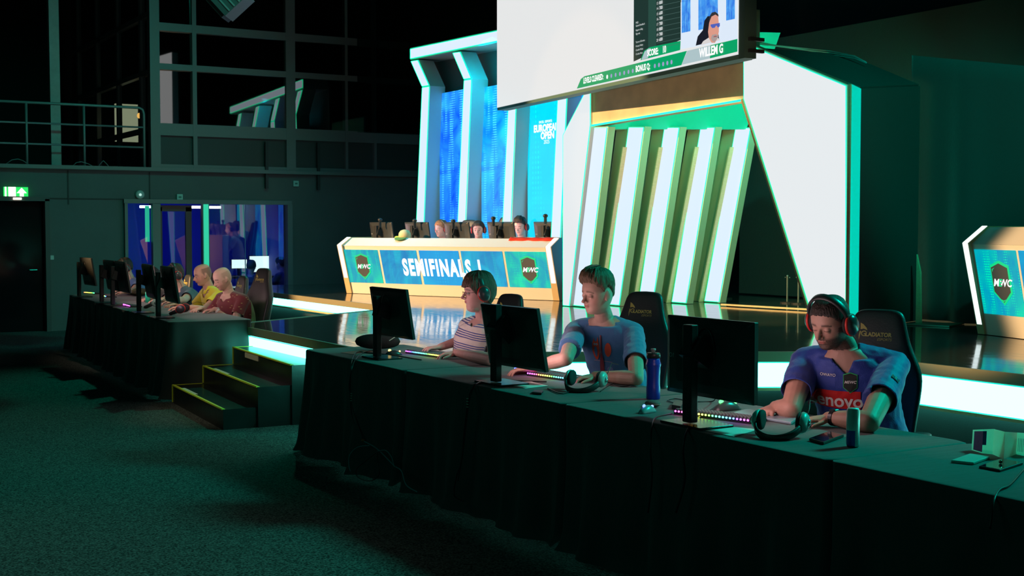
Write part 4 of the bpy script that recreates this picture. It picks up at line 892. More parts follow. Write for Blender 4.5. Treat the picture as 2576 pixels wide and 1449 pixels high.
def mouse(px, py, label, rzd=0, col=(.02,.02,.022), lit=(.2,.3,1), s=1.0):
    q = atz(px, py, TZ+.02); t = thing('mouse', label, 'mouse', (q.x, q.y, TZ+.004), math.radians(rzd), 'computer mice')
    rs = []
    for i in range(9):
        a = i/8; x = -.062+.124*a; w_ = .031*(math.sin(PI*min(max(a, .04), .96))**.4)*(1-.12*math.sin(PI*a)); h_ = .038*math.sin(PI*(a*.92+.04))**.7
        rs.append([Vector((x*s, w_*math.cos(u_)*s, max(0, h_*math.sin(u_))*s)) for u_ in [PI*k/10 for k in range(11)]] + [Vector((x*s, -w_*.8*s + 1.6*w_*s*k/5, 0)) for k in range(1, 5)])
    MB().rings(rs).build('shell', mat('mouse_%s' % label[:5], col, .3), t, world=False, smooth=True)
    MB().ell((.028*s, 0, .036*s), (.012*s,.004*s,.008*s)).build('wheel', glow('mouse_wheel_%s' % label[:5], lit, 3), t, world=False)
    MB().ell((-.045*s, .0, .027*s), (.006,.008,.006)).build('logo_light', glow('mouse_logo_%s' % label[:5], lit, 4), t, world=False); return t
mouse(1628, 1030, 'white shiny mouse with blue light beside the grey case', 200, (.35,.38,.42), (.15,.25,1))
mouse(990, 888, 'dark mouse with warm light beside the left monitor stand', 170, (.03,.03,.035), (1,.7,.2))
mouse(1308, 934, 'red lit mouse under the middle monitor', 175, (.25,.03,.03), (.1,.15,1))
mouse(1828, 1024, 'vertical dark mouse with green light behind the near monitor', 180, (.05,.06,.06), (.1,1,.2), 1.25)
M_RED = mat('red_trim', (.65,.03,.02), .45); M_CUSH = mat('cushion_black', (.02,.02,.02), .8)
def headset(accent=None, big=False, outer=None):
    """local: head centre at origin, ears on +-y, band over +z, face +x"""
    t = thing('headset', None, None); r = .102
    rs = []
    band = MB(); pts = [Vector((0, r*math.sin(a)*.93, .02+ .112*math.cos(a))) for a in [(-PI/2+.12)+(PI-.24)*i/18 for i in range(19)]]
    for p in pts:
        n = Vector((0, p.y, p.z-.02)).normalized(); rs.append([p+Vector((sx, 0, 0))+n*sn_ for sx, sn_ in ((-.017,-.004),(.017,-.004),(.019,.002),(.012,.009),(-.012,.009),(-.019,.002))])
    band.rings(rs); band.build('headband', mat('band_black', (.03,.035,.035), .4), t, world=False, smooth=True)
    for sy in (-1, 1):
        M_ = Matrix.Rotation(-sy*PI/2, 3, 'X'); M_ = M_ @ Matrix.Scale(.84, 3, Vector((1,0,0)))
        MB().lathe([(.024,.0),(.045,.0),(.05,.008),(.045,.018),(.024,.018)], (0, sy*.074, -.008), 24, M_).build('ear_cushion', M_CUSH, t, world=False, smooth=True)
        c = MB().lathe([(.05,0),(.051,.004),(.046,.016),(.034,.026),(.001,.030)], (0, sy*.0925, -.008), 24, M_).build('ear_cup', mat('cup_'+(outer or 'black'), (.04,.045,.05) if not outer else (.35,.5,.47), .3), t, world=False, smooth=True)
        if accent:
            MB().lathe([(.0505,0),(.0535,.003),(.0535,.008),(.049,.012)], (0, sy*.0925, -.008), 24, M_).build('accent_ring', M_RED, c, world=False, smooth=True)
        MB().tube([(0, sy*.094, .05), (0, sy*.1, .02), (0, sy*.104, .0)], .006, 8).build('yoke', MATS['band_black'], t, world=False)
        if big:
            MB().lathe([(.001,.028),(.018,.028),(.016,.035),(.001,.036)], (0, sy*.0925, -.008), 20, M_).build('cup_badge', mat('cup_steel', (.5,.6,.6), .25, .9), c, world=False, smooth=True)
    MB().tube([(0.01, .10, -.055), (.0, .098, -.12), (-.0, .085, -.19), (.05, .09, -.26)], .0022, 6).build('cable', M_PLAS, t, world=False, smooth=True)
    return t
def place(o_, loc, rot, label, group, s=1.0):
    o_.location = loc; o_.rotation_euler = rot; tag(o_, label, 'headphones', group); o_.scale = (s, s, s); return o_
HSR = headset(accent=True); HSB = headset(big=True, outer='teal')
def desk_headset(src, px, py, label, yaw=200, first=False, s=1.0):
    q = atz(px, py, TZ); o_ = src if first else dup(src)
    R = Matrix.Rotation(math.radians(yaw), 3, 'Z') @ Matrix.Rotation(math.radians(114), 3, 'Y')
    return place(o_, (q.x, q.y, TZ+.066), R.to_euler(), label, 'headsets lying on tables', s)
desk_headset(HSB, 1472, 984, 'black over-ear headphones lying beside the left forearm of the man in the blue T-shirt', 212, True)
desk_headset(HSB, 1962, 1100, 'black over-ear headphones lying between the keyboard and the phone near the can', 212)
# ================================================================ SMALL THINGS
# blue drinking bottle
q = atz(1643, 1006, TZ); bt = thing('drink_bottle', 'tall blue sports bottle with black cap standing beside the near monitor', 'bottle', (q.x, q.y, TZ+.004))
k_ = .262/.28
MB().lathe([(.001,0),(.033,0),(.036,.006),(.036,.06),(.034,.075),(.034,.12),(.036,.14),(.036,.165),(.0395,.178),(.0395,.186),(.036,.196),(.034,.205),(.033,.216)], (q.x, q.y, TZ+.004), 28).build('body', mat('blue_bottle', (.012,.04,.42), .32), bt, smooth=True)
MB().lathe([(.001,.216),(.036,.216),(.036,.238),(.033,.242),(.001,.242)], (q.x, q.y, TZ+.004), 28).build('cap', M_PLAS, bt, smooth=True)
MB().lathe([(.001,.242),(.010,.242),(.010,.254),(.013,.256),(.013,.264),(.001,.265)], (q.x, q.y, TZ+.004), 16).build('spout', mat('spout_grey', (.25,.28,.28), .4), bt, smooth=True)
# can
q = atz(2145, 1127, TZ); cn = thing('drink_can', 'slim silver and blue drink can standing near the right table seam', 'can', (q.x, q.y, TZ+.004))
def canmat():
    m = mat('can_silver', (.8,.8,.8), .3, .25); nt = m.node_tree; N = nt.nodes; L = nt.links; b = N['Principled BSDF']
    tc = N.new('ShaderNodeTexCoord'); s_ = N.new('ShaderNodeSeparateXYZ'); L.new(tc.outputs['Object'], s_.inputs[0])
    g = N.new('ShaderNodeMath'); g.operation = 'ARCTAN2'; L.new(s_.outputs[1], g.inputs[0]); L.new(s_.outputs[0], g.inputs[1])
    g2 = N.new('ShaderNodeMath'); g2.operation = 'SINE'; g3 = N.new('ShaderNodeMath'); g3.operation = 'MULTIPLY_ADD'; g3.inputs[1].default_value = 2; g3.inputs[2].default_value = .9; L.new(g.outputs[0], g3.inputs[0]); L.new(g3.outputs[0], g2.inputs[0])
    z = N.new('ShaderNodeMath'); z.operation = 'GREATER_THAN'; z.inputs[1].default_value = .07; L.new(s_.outputs[2], z.inputs[0])
    sg = N.new('ShaderNodeMath'); sg.operation = 'GREATER_THAN'; sg.inputs[1].default_value = 0; L.new(g2.outputs[0], sg.inputs[0])
    z.operation = 'LESS_THAN'; xr_ = N.new('ShaderNodeMath'); xr_.operation = 'MULTIPLY'; L.new(z.outputs[0], xr_.inputs[0]); L.new(sg.outputs[0], xr_.inputs[1])
    mx = N.new('ShaderNodeMixRGB'); mx.inputs[1].default_value = (.85,.84,.82,1); mx.inputs[2].default_value = (.03,.08,.45,1); L.new(xr_.outputs[0], mx.inputs[0]); L.new(mx.outputs[0], b.inputs['Base Color']); return m
MB().lathe([(.001,.003),(.02,.003),(.022,0),(.0265,.012),(.0265,.146),(.0235,.156),(.0235,.158)], (q.x, q.y, TZ+.004), 28).build('body', canmat(), cn, smooth=True)
MB().lathe([(.0235,.157),(.0225,.158),(.0215,.154),(.001,.154)], (q.x, q.y, TZ+.004), 24).build('lid', mat('lid_alu', (.6,.6,.6), .3, .9), cn, smooth=True)
MB().box((q.x-.006, q.y, TZ+.16), (.018, .012, .002)).build('pull_tab', MATS['lid_alu'], cn)
def slabpx(name, pts, th, m, label, cat, z=TZ+.005, extra=None):
    P = [atz(x, y, z+th) for x, y in pts]; c = sum(P, Vector())/len(P); t = thing(name, label, cat, (c.x, c.y, z))
    MB().prism([Vector((p.x, p.y, z)) for p in P], (0, 0, th)).build('body', m, t, bevel=min(.003, th*.4))
    if extra: 
        Q = [Vector((c.x+(p.x-c.x)*.93, c.y+(p.y-c.y)*.93, z+th)) for p in P]; MB().prism(Q, (0, 0, .0006)).build(extra[0], extra[1], t)
    return t, c
M_SCRN = mat('phone_glass', (.008,.012,.02), .06, spec=.8)
slabpx('phone', [(2035,1102), (2072,1112), (2123,1093), (2085,1084)], .012, M_PLAS, 'dark tablet-sized phone lying beside the silver can', 'phone', extra=('screen', M_SCRN))
slabpx('phone', [(2462,1172), (2516,1182), (2574,1163), (2520,1152)], .009, M_PLAS, 'black phone lying in front of the leaflet', 'phone', extra=('screen', M_SCRN))
_, c_ = slabpx('phone_case', [(2392,1157), (2449,1163), (2490,1148), (2440,1140)], .011, mat('pale_teal_case', (.35,.55,.5), .4), 'pale phone lying left of the leaflet', 'phone')
q = atz(2517, 1163, TZ+.02); tag(MB().ell((q.x, q.y, TZ+.022), (.007,.007,.007)).build('ring', mat('ring_gold', (.8,.5,.3), .2, 1)), 'small golden ring resting on the black phone', 'ring')
M_PAPER = mat('white_paper', (.78,.78,.74), .7); M_PAPER.node_tree.nodes['Principled BSDF'].inputs['Transmission Weight'].default_value = 0; M_REDP = mat('red_card', (.65,.05,.05), .6)
slabpx('paper_sheet', [(1265,965), (1322,977), (1378,970), (1330,958)], .0015, M_PAPER, 'white paper lying at the foot of the middle monitor stand', 'paper')
slabpx('paper_sheet', [(1775,1083), (1845,1098), (1908,1080), (1848,1074)], .0015, M_PAPER, 'white card lying beneath the near keyboard', 'paper')
slabpx('paper_sheet', [(1690,1062), (1738,1068), (1738,1056), (1700,1054)], .0015, M_PAPER, 'pale card lying left of the near monitor stand', 'paper')
slabpx('red_card', [(857,887), (886,891), (942,884), (910,880)], .0015, M_REDP, 'red card lying on the far left of the near tables', 'card')
slabpx('red_card', [(405,800), (428,802), (436,798), (414,796)], .002, M_REDP, 'small red card on the near end of the far table row', 'card')
slabpx('usb_hub', [(1338,986), (1362,988), (1367,982), (1344,980)], .012, M_PLAS, 'small black USB adapter near the middle monitor', 'adapter')
slabpx('usb_hub', [(1690,1018), (1712,1022), (1722,1010), (1696,1006)], .022, M_PLAS, 'black cable box behind the white mouse', 'adapter')
slabpx('tablet', [(1845,1037), (1990,1062), (2010,1050), (1880,1028)], .012, mat('grey_tablet', (.25,.35,.4), .25), 'flat grey laptop lying before the man in the jersey', 'laptop')
q = atz(1642, 1016, TZ+.02); cs = thing('soft_case', 'small round grey zipped case in front of the blue bottle', 'case', (q.x, q.y, TZ+.004))
MB().ell((q.x, q.y, TZ+.022), (.035,.046,.018)).build('shell', mat('grey_fabric', (.09,.11,.11), .85, bump=.3, bscale=200), cs, smooth=True)
MB().tube([(q.x+.036*math.cos(a), q.y+.047*math.sin(a), TZ+.021) for a in [2*PI*i/20 for i in range(21)]], .0015, 6).build('zip', mat('zip_beige', (.4,.32,.22), .5), cs)
# dark soft bag left of the left monitor
q = atz(950, 880, TZ); bg = thing('soft_bag', 'black oval pouch with a white tag behind the left monitor stand', 'bag', (q.x, q.y, TZ+.004))
rs = []
for i in range(15):
    a = -1+2*i/14; h_ = .058*(1-abs(a)**2.2)**.5+.002; wd_ = .07*(1-abs(a)**2)**.5+.004; rs.append([Vector((q.x+.857*0+wd_*math.cos(u_)*.6, q.y - .16*a*.6, TZ+.062+h_*math.sin(u_)*.95)) + Vector((.16*a*.85, 0, 0)) for u_ in [2*PI*k/14 for k in range(14)]])
MB().rings(rs).build('pouch', mat('bag_black', (.012,.012,.012), .7, bump=.3, bscale=30), bg, smooth=True)
p0 = q + Vector((.10, -.07, .09)); MB().bar(p0+Vector((-.04,0,-.02)), p0+Vector((.03,-.02,.025)), .02, .004).build('tag', mat('tag_white', (.7,.7,.6), .6), bg)
# leaflet standing open
P = []
lab = thing('leaflet', 'open white leaflet with blue printed block standing on the right table', 'paper', tuple(atz(2500, 1150, TZ)))
zz = [(2444,1083,1132),(2470,1082,1140),(2497,1081,1143),(2525,1088,1155),(2556,1090,1143),(2590,1092,1150)]
base = [atz(x, b_, TZ+.005) for x, t_, b_ in zz]; tops = []
for (x, t_, b_), p in zip(zz, base):
    d_ = ray(x, t_); s_ = math.hypot(p.x, p.y)/math.hypot(d_.x, d_.y); v = O + d_*s_; tops.append(v + Vector((.02,.01,0)))
def thinpaper():
    m = bpy.data.materials.new('thin_paper'); m.use_nodes = True; nt = m.node_tree; N = nt.nodes; L = nt.links; b = N['Principled BSDF']; b.inputs['Base Color'].default_value = (.8,.78,.68,1); b.inputs['Roughness'].default_value = .7
    t = N.new('ShaderNodeBsdfTranslucent'); t.inputs[0].default_value = (.9,.85,.6,1); mx = N.new('ShaderNodeMixShader'); mx.inputs[0].default_value = .5; L.new(b.outputs[0], mx.inputs[1]); L.new(t.outputs[0], mx.inputs[2]); L.new(mx.outputs[0], N['Material Output'].inputs[0]); return m
MB().rings([base, tops], cap=False, close=False).build('sheet', thinpaper(), lab)
def lq(i, f0, f1, t0, t1): 
    a, b_ = base[i].lerp(base[i+1], f0), base[i].lerp(base[i+1], f1); c, d_ = tops[i].lerp(tops[i+1], f0), tops[i].lerp(tops[i+1], f1); o2 = Vector((-.002,-.002,0))
    return [a.lerp(c, t0)+o2, b_.lerp(d_, t0)+o2, b_.lerp(d_, t1)+o2, a.lerp(c, t1)+o2]
k = MB(); k.quad(lq(0, .15, 1, .05, .93)); k.quad(lq(1, 0, .35, .35, .93)); k.build('blue_print', mat('print_blue', (.01,.06,.25), .6), lab)
k = MB(); 
for j in range(4): k.quad(lq(4, .1+.12*j, .14+.12*j, .15, .75))
k.build('text_lines', mat('print_grey', (.25,.3,.3), .6), lab)
# green drink bottle far table
q = atz(372, 762, TZ); tag(MB().lathe([(.001,0),(.03,0),(.03,.12),(.012,.16),(.012,.2),(.001,.2)], (q.x, q.y, TZ+.004), 16).build('green_bottle', mat('green_glass', (.02,.6,.35), .3), smooth=True), 'small green bottle on the far row of tables', 'bottle')
q = atz(340, 745, TZ); tag(MB().ell((q.x+.05, q.y, TZ+.055), (.16,.35,.05)).build('camouflage_jacket', mat('camo_cloth', (.06,.065,.02), .9, var=.9, vscale=14, bump=.4, bscale=12), smooth=True), 'crumpled camouflage jacket on the far row of tables', 'jacket')
# cap and scarf on the stage desk
q = onp(1018, 597, Vector((dP.x, dP.y, 0))-dn*.05, dn); cz = 1.505; cp = thing('cap', 'beige and green cap hanging over the left stage desk top', 'cap', (q.x, q.y, cz))
MB().lathe([(.085,0),(.09,.03),(.085,.07),(.06,.105),(.02,.12),(.001,.122)], (q.x, q.y, cz), 20).build('crown', mat('cap_beige', (.75,.62,.35), .8, bump=.3), cp, smooth=True)
rs = []
MB().prism([Vector((q.x, q.y, cz+.01)) + dn*(.08+.09*math.sin(a)) * 1 + du*(.1*math.cos(a)) + Vector((0,0,-.035*math.sin(a))) for a in [PI*i/10 for i in range(11)]], (0,0,-.01)).build('peak', mat('cap_green', (.12,.28,.08), .8), cp)
q = onp(1000, 598, Vector((dP.x, dP.y, 0))-dn*.05, dn); tag(MB().ell((q.x, q.y, 1.515), (.04,.06,.018)).build('sweet_bag', mat('lime_bag', (.55,.75,.1), .5), smooth=True), 'small yellow-green packet left of the beige cap', 'packet')
a_, b_ = sx(1262, 600)*1.0, dL-.02
top_l = Vector((dP.x, dP.y, 1.51)); scf = thing('scarf', 'red and white scarf draped along the right end of the stage desk top', 'scarf', top_l+du*((a_+b_)/2))
def wob(s): return .008*math.sin(s*31)+.006*math.sin(s*13+1)
def strip(m_, f0, f1, dz0, dz1, name):
    mb = MB(); r1 = []; r2 = []; n = 40
    for i in range(n+1):
        s = a_+(b_-a_)*i/n; p = top_l + du*s; r1.append(p + dn*(f0+wob(s)) + Vector((0,0,dz0+.3*wob(s)))); r2.append(p + dn*(f1+wob(s)) + Vector((0,0,dz1)))
    mb.rings([r1, r2], cap=False, close=False); mb.build(name, m_, scf, solid=.008, smooth=True)
strip(mat('scarf_white', (.8,.7,.5), .9, bump=.4), -.14, .01, .012, .012, 'knitted_white_part'); strip(mat('scarf_red', (.75,.035,.01), .85, bump=.3), .01, .06, .012, -.028, 'red_border')
# cables on the near tables
def cable(pts, r, label, m=None, name='cable'):
    """smooth curve through world points"""
    P = [Vector(p) for p in pts]; out = []
    for i in range(len(P)-1):
        p0, p1, p2, p3 = P[max(i-1,0)], P[i], P[i+1], P[min(i+2, len(P)-1)]
        for k in range(6):
            t = k/6; out.append(.5*((2*p1)+(p2-p0)*t+(2*p0-5*p1+4*p2-p3)*t*t+(3*p1-p0-3*p2+p3)*t*t*t))
    out.append(P[-1]); return tag(MB().tube(out, r, 6).build(name, m or M_PLAS, smooth=True), label, 'cable')
T = TZ+.009
def tp(px, py, z=T): return atz(px, py, z)
def fr(px, py, x=3.50): return atx(px, py, x)
cable([tp(1060,905), tp(985,893), tp(930,888), tp(905,885), tp(893,890), fr(884,915,3.54), fr(881,985), fr(884,1040), fr(893,1075)], .004, 'black cable hanging down the front of the leftmost near table')
cable([tp(942,880), tp(912,888), fr(890,912,3.55), fr(879,960), fr(880,990), fr(889,1035), fr(913,1105)], .0035, 'second black cable beside the hanging one at the leftmost near table')
tie = MB(); 
for k in range(4): 
    p = fr(883.5, 990+k*6, 3.488); tie.ell(p, (.006,.012,.003), n=8, m=5)
tag(tie.build('cable_tie_label', mat('white_ties', (.6,.58,.45), .5)), 'white striped connector on the cables hanging at the leftmost table', 'connector')
q = fr(914, 1108, 3.47); tag(MB().ell(q, (.014,.018,.01)).build('orange_plug', mat('orange_plastic', (.8,.12,.04), .5)), 'small orange plug on the hanging cables', 'plug')
MC = mat('blue_cable', (.05,.3,.35), .4)
cable([fr(916,1110,3.46), fr(950,1130,3.42), fr(990,1170,3.40), fr(1010,1185,3.38), fr(1022,1220,3.36), fr(1050,1238,3.36)], .004, 'blue-green network cable running down to the floor from the orange plug', MC)
cable([fr(930,1121,3.44), fr(900,1125,3.40), fr(880,1145,3.38), fr(878,1170,3.37), fr(882,1186,3.37)], .0035, 'blue cable loop to the left of the tangle below the orange plug', MC)
cable([fr(945,1140,3.4), fr(920,1160,3.4), fr(897,1180,3.38), fr(900,1200,3.36), fr(930,1210,3.36), fr(953,1195,3.37), fr(950,1160,3.38), fr(950,1138,3.4)], .003, 'grey cable loop hanging in the tangle at the leftmost table')
cable([fr(950,1135,3.41), fr(970,1133,3.4), fr(985,1150,3.39), fr(992,1175,3.38)], .003, 'short dark cable arching in the tangle at the leftmost table', MC)
cable([tp(1375,960), tp(1300,958), tp(1240,960), tp(1200,965), fr(1190,975,3.56), fr(1178,1005), fr(1168,1080), fr(1160,1160,3.49), fr(1148,1200,3.47), fr(1142,1245,3.45), fr(1165,1260,3.42)], .0045, 'black cable hanging down the front of the second near table')
cable([tp(1260,955), tp(1215,960), fr(1197,968,3.56), fr(1182,1000), fr(1172,1070), fr(1164,1140,3.48), fr(1152,1210,3.45)], .0035, 'thinner black cable beside the one hanging at the second near table')
tie = MB()
for k in range(4): tie.ell(fr(1176, 1003+k*7, 3.488), (.006,.012,.003), n=8, m=5)
tag(tie.build('cable_tie_label', MATS['white_ties']), 'white striped connector on the cables hanging at the second table', 'connector')
cable([tp(1690,1040), tp(1650,1050), fr(1640,1075,3.55), fr(1636,1130), fr(1640,1200), fr(1630,1290,3.47)], .004, 'black cable hanging down in front of the blue bottle')
cable([tp(1810,1015), tp(1775,1040), tp(1745,1060), fr(1728,1085,3.555), fr(1718,1130), fr(1722,1210), fr(1700,1290,3.47)], .005, 'black cable looping from behind the near monitor down the cloth')
cable([tp(1800,1000,T+.05), tp(1790,1010), tp(1740,1010), tp(1700,1003), tp(1680,1008), tp(1712,1018)], .003, 'thin cable coiled beside the cable box')
cable([tp(1378,977), tp(1410,990), tp(1440,984), tp(1465,985)], .0035, 'black headphone cable lying before the middle headphones')
cable([tp(1510,985), tp(1540,966), tp(1575,962), tp(1583,970), tp(1560,972), tp(1545,966)], .003, 'thin cable loop to the right of the middle headphones')
cable([tp(2005,1090), tp(2030,1080), tp(2045,1065), tp(2035,1056), tp(2010,1056)], .003, 'thin cable curl beside the near headphones')
cable([tp(2576,1180), tp(2540,1220), tp(2515,1232), fr(2500,1262,3.55), fr(2490,1330)], .004, 'black cable trailing over the edge of the last table')
cable([atz(1500,1409,.01), atz(1560,1425,.01), atz(1640,1436,.01), atz(1700,1450,.01)], .004, 'pale cable on the floor at the bottom of the cloth', mat('beige_cable', (.5,.4,.25), .5))
# light box under the far table end
q = atz(500, 985, 0); pb = thing('computer_case', 'pale green-lit computer case with hexagon mark under the far table end', 'computer', (3.95, 12.75, 0))
MB().rbox((3.95, 12.75, .24), (.42, .2, .48), .01).build('case', mat('case_pale', (.3,.5,.42), .4), pb)
MB().prism([Vector((3.95+.11*math.cos(a), 12.648, .22+.11*math.sin(a))) for a in [PI/6+PI/3*i for i in range(6)]], (0, -.004, 0)).build('hexagon_mark', mat('hex_dark', (.08,.25,.2), .5), pb)
g = MB(); put_text(g, 'Q', (3.99, 12.645, .40), (1,0,0), (0,0,1), .11); g.build('letter_mark', mat('logo_dark', (.03,.08,.07), .5), pb)
# ================================================================ PEOPLE
HS = [(.121,-.012,-.014,.004),(.118,.018,-.040,.024),(.108,.050,-.068,.049),(.092,.069,-.085,.063),(.068,.083,-.097,.073),(.045,.089,-.102,.0765),(.020,.091,-.102,.0775),(.0,.086,-.100,.0765),(-.020,.086,-.094,.074),(-.040,.087,-.084,.069),(-.057,.087,-.072,.063),(-.075,.083,-.058,.055),(-.093,.080,-.040,.045),(-.107,.068,-.020,.033),(-.115,.040,.0,.018),(-.118,.02,.01,.006)]
def hs_at(z):
    if z >= HS[0][0]: return HS[0][1:]
    for a, b in zip(HS, HS[1:]):
        if b[0] <= z <= a[0]:
            t = (a[0]-z)/(a[0]-b[0]); t = t*t*(3-2*t)*.35+t*.65; return tuple(a[i]+(b[i]-a[i])*t for i in (1,2,3))
    return HS[-1][1:]
def g2(x, s): return math.exp(-x*x/(2*s*s))
def hpoint(z, a, off=0, wide=1.0, jaw=0):
    xf, xb, w_ = hs_at(z); xm = -.012; w_ *= wide
    if jaw and z < -.03: w_ += jaw*min(1, (-.03-z)/.05); xf += jaw*.3*min(1, (-.03-z)/.05)
    c, s = math.cos(a), math.sin(a); e = .86 if c > 0 else .95
    x = xm + ((xf-xm) if c > 0 else (xm-xb))*abs(c)**e*(1 if c > 0 else -1); y = w_*abs(s)**e*(1 if s > 0 else -1)
    if c > 0 and off == 0:
        x -= .011*g2(abs(y)-.031, .013)*g2(z-.002, .011); x -= .004*g2(z+.058, .006)*g2(y, .02)*0
        x += .004*g2(z-.022, .007)*g2(abs(y)-.028, .016); x -= .004*g2(z+.077, .007)*g2(y, .02)
        x += .003*g2(z+.096, .01)*g2(y, .018)
    r = math.hypot(x-xm, y) or 1e-6
    # offset outward incl. vertical bulge handled by caller
    return Vector((xm+(x-xm)*(1+off/r), y*(1+off/r), z))
def build_head(mb, H, sp):
    wide, jaw = sp.get('wide', 1.0), sp.get('jaw', 0); n, rs = 48, []
    for i in range(46):
        z = -.118 + .239*(i/45); rs.append([H @ hpoint(z, 2*PI*k/n, 0, wide, jaw) for k in range(n)])
    mb.rings(rs)
    def E(c, r, R=None, n=14, m=8):
        k = MB(); k.ell(c, r, R, n, m); mb.add([H @ v for v in k.v], k.f)
    def Cp(p, q, a, b): k = MB(); k.caps(p, q, a, b, 10); mb.add([H @ v for v in k.v], k.f)
    nl = sp.get('nose', 1.0)
    Cp((.083,0,.012), (.098+.008*nl,0,-.024), .0075, .0095); E((.103+.008*nl,0,-.029), (.011,.0105,.0085)); Cp((.088,0,-.036),(.106,0,-.034), .009, .007)
    for s in (-1, 1):
        E((.093, s*.0125, -.033), (.010,.0065,.007))
        E((-.012, s*(.078*wide+.004), -.006), (.017,.006,.030), Matrix.Rotation(-.15, 3, 'Y') @ Matrix.Rotation(s*-.35, 3, 'Z')); E((-.004, s*(.078*wide+.003), -.028), (.010,.006,.012))
        lid = sp.get('lid', .35)
        E((.0725, s*.031, .0015+.0035*(1-lid)), (.0140,.0150,.0120 if lid < .9 else .0135)) if lid >= .9 else E((.0715, s*.031, .0075-.006*lid), (.0140,.0155,.0085))
        E((.0715, s*.031, -.0105), (.0135,.0150,.0065))
    E((.087, 0, -.0525), (.0085,.0225,.0050)); E((.0865, 0, -.0620), (.0085,.0200,.0058))
    if sp.get('fat'): E((.035, 0, -.100), (.050,.050,.030))
def head_color(h, sp, skin):
    x, y, z = h; c = list(skin); ay = abs(y)
    def mixc(t, k): 
        for i in range(3): c[i] = c[i]*(1-k)+t[i]*k
    mixc((skin[0]*1.02, skin[1]*.74, skin[2]*.72), .45*g2(ay-.045, .02)*g2(z+.03, .02)*(1 if x > .02 else 0) + (.4*g2(y, .014)*g2(z+.03, .010) if x > .09 else 0))
    if x > .075 and ay < .0235: 
        k = max(0, 1-abs(z+.0575)/.0095); mixc((skin[0]*.80, skin[1]*.42, skin[2]*.42), min(1, k*1.6)*(1-(ay/.0235)**4)); 
        if abs(z+.0572) < .0014 and ay < .02: mixc((.12,.03,.03), .6)
    hc_ = sp['hair']
    bz = .0215 + .004*math.sin(min(1, ay/.05)*PI) - (.002 if ay > .045 else 0) + sp.get('brow', 0)*(ay-.03)
    if x > .05 and .010 < ay < .054: mixc([v*.8 for v in hc_], .85*g2(z-bz, .0036)*min(1, (ay-.010)/.006))
    if x > .065 and .017 < ay < .046:
        lid = sp.get('lid', .35); lz = (-.004 if lid >= .9 else .0008); mixc((.04,.025,.02), .8*g2(z-lz, .0018))
    b = sp.get('beard', 0)
    if b:
        m = 0
        if z < -.03: m = min(1, (-.035-z)/.015)
        if z > -.06 and ay < .02 and x > .08: m = max(0, min(1, 1-abs(z+.046)/.007))
        if x < .04 and z < .0 and ay > .05: m = max(m, .9 if x > -.03 else 0)
        if x > .07 and ay < .022 and abs(z+.0575) < .008: m = 0
        if z > -.03 and x > .05: m = 0
        m = max(0, m); m *= 1 if x > -.035 else max(0, 1-(-.035-x)/.02)
        mixc(sp.get('beardcol', hc_), b*m*(.82+.18*noise.noise(Vector((x*300, y*300, z*300)))))
    f = sp.get('fuzz', 0)
    if f:
        m = max(0, min(1, (z-hairline(math.atan2(ay, x+.012), 'crop'))/.012)); top = 1
        if sp.get('bald'): 
            ang = math.atan2(ay, x+.012); top = 0 if (z > .075) else min(1, max(0, (ang-1.0)/.3)); 
            top = max(top, .12)
        mixc(hc_, f*m*top)
    return c
HL = {'crop': [(0,.064),(.45,.061),(.8,.050),(1.0,.036),(1.2,.018),(1.42,-.012),(1.55,.02),(1.8,.012),(2.1,-.04),(PI,-.058)],
      'side': [(0,.072),(.4,.072),(.75,.060),(.95,.044),(1.2,.034),(1.42,.004),(1.6,.034),(1.85,.02),(2.25,-.03),(PI,-.055)],
      'fringe': [(0,.030),(.35,.036),(.65,.040),(.95,.018),(1.15,-.012),(1.4,-.028),(1.7,-.040),(2.1,-.085),(PI,-.098)]}
def hairline(a, st):
    L_ = HL[st]
    for p, q in zip(L_, L_[1:]):
        if p[0] <= a <= q[0]: t = (a-p[0])/(q[0]-p[0]); return p[1]+(q[1]-p[1])*t
    return L_[-1][1]
def build_hair(H, sp, parent, M_inv):
    st = sp['style']; thick = sp.get('thick', .010); wide, jaw = sp.get('wide', 1.0), sp.get('jaw', 0); n, m, rs = 110, 64, []
    for i in range(m+1):
        z = -.105 + .226*(i/m); row = []
        for k in range(n):
            a = 2*PI*k/n; aa = a if a <= PI else 2*PI-a; hl = hairline(aa, st) + .006*noise.noise(Vector((math.cos(a)*14, math.sin(a)*14, 5)))
            t = (z-hl)/(.028 if st == 'side' else .014); t = max(0, min(1, t)); t = t*t*(3-2*t)
            strand = noise.noise(Vector((math.cos(a)*20*(1+z), math.sin(a)*20*(1+z), z*9 + sp.get('seed', 0))))*.35 + noise.noise(Vector((math.cos(a)*55, math.sin(a)*55, z*25)))*.2
            th = thick*(1+strand*sp.get('rough', 1.0)); 
            if st == 'side': th *= .45+.75*max(0, min(1, (z-.01)/.07))
            if st == 'side': th += .012*max(0, (z-.06)/.06)*(1+.8*math.cos(aa))
            if st == 'fringe': th += .007*max(0, min(1, (.09-z)/.1)) + .004
            off = -.007 + (th+.007)*t; p = hpoint(z, a, max(off, -.03) or .0001, wide, 0)
            up = max(0, (z-.05)/.07)**1.5*max(0, off)*1.25; p.z += up
            if st == 'side' and p.x > .02 and z > .06: p.z += .010*strand; p.x += .006*max(0, 1-abs(z-.085)/.03)
            row.append(H @ p)
        rs.append(row)
    mb = MB().rings(rs); mb.v = [M_inv @ v for v in mb.v]
    c = sp['hair']; return mb.build('hair', mat('hair_%s' % sp['id'], c, .55, bump=.9, bscale=160, stretch=(1,1,.25), var=.35, vscale=60), parent, world=False, smooth=True)
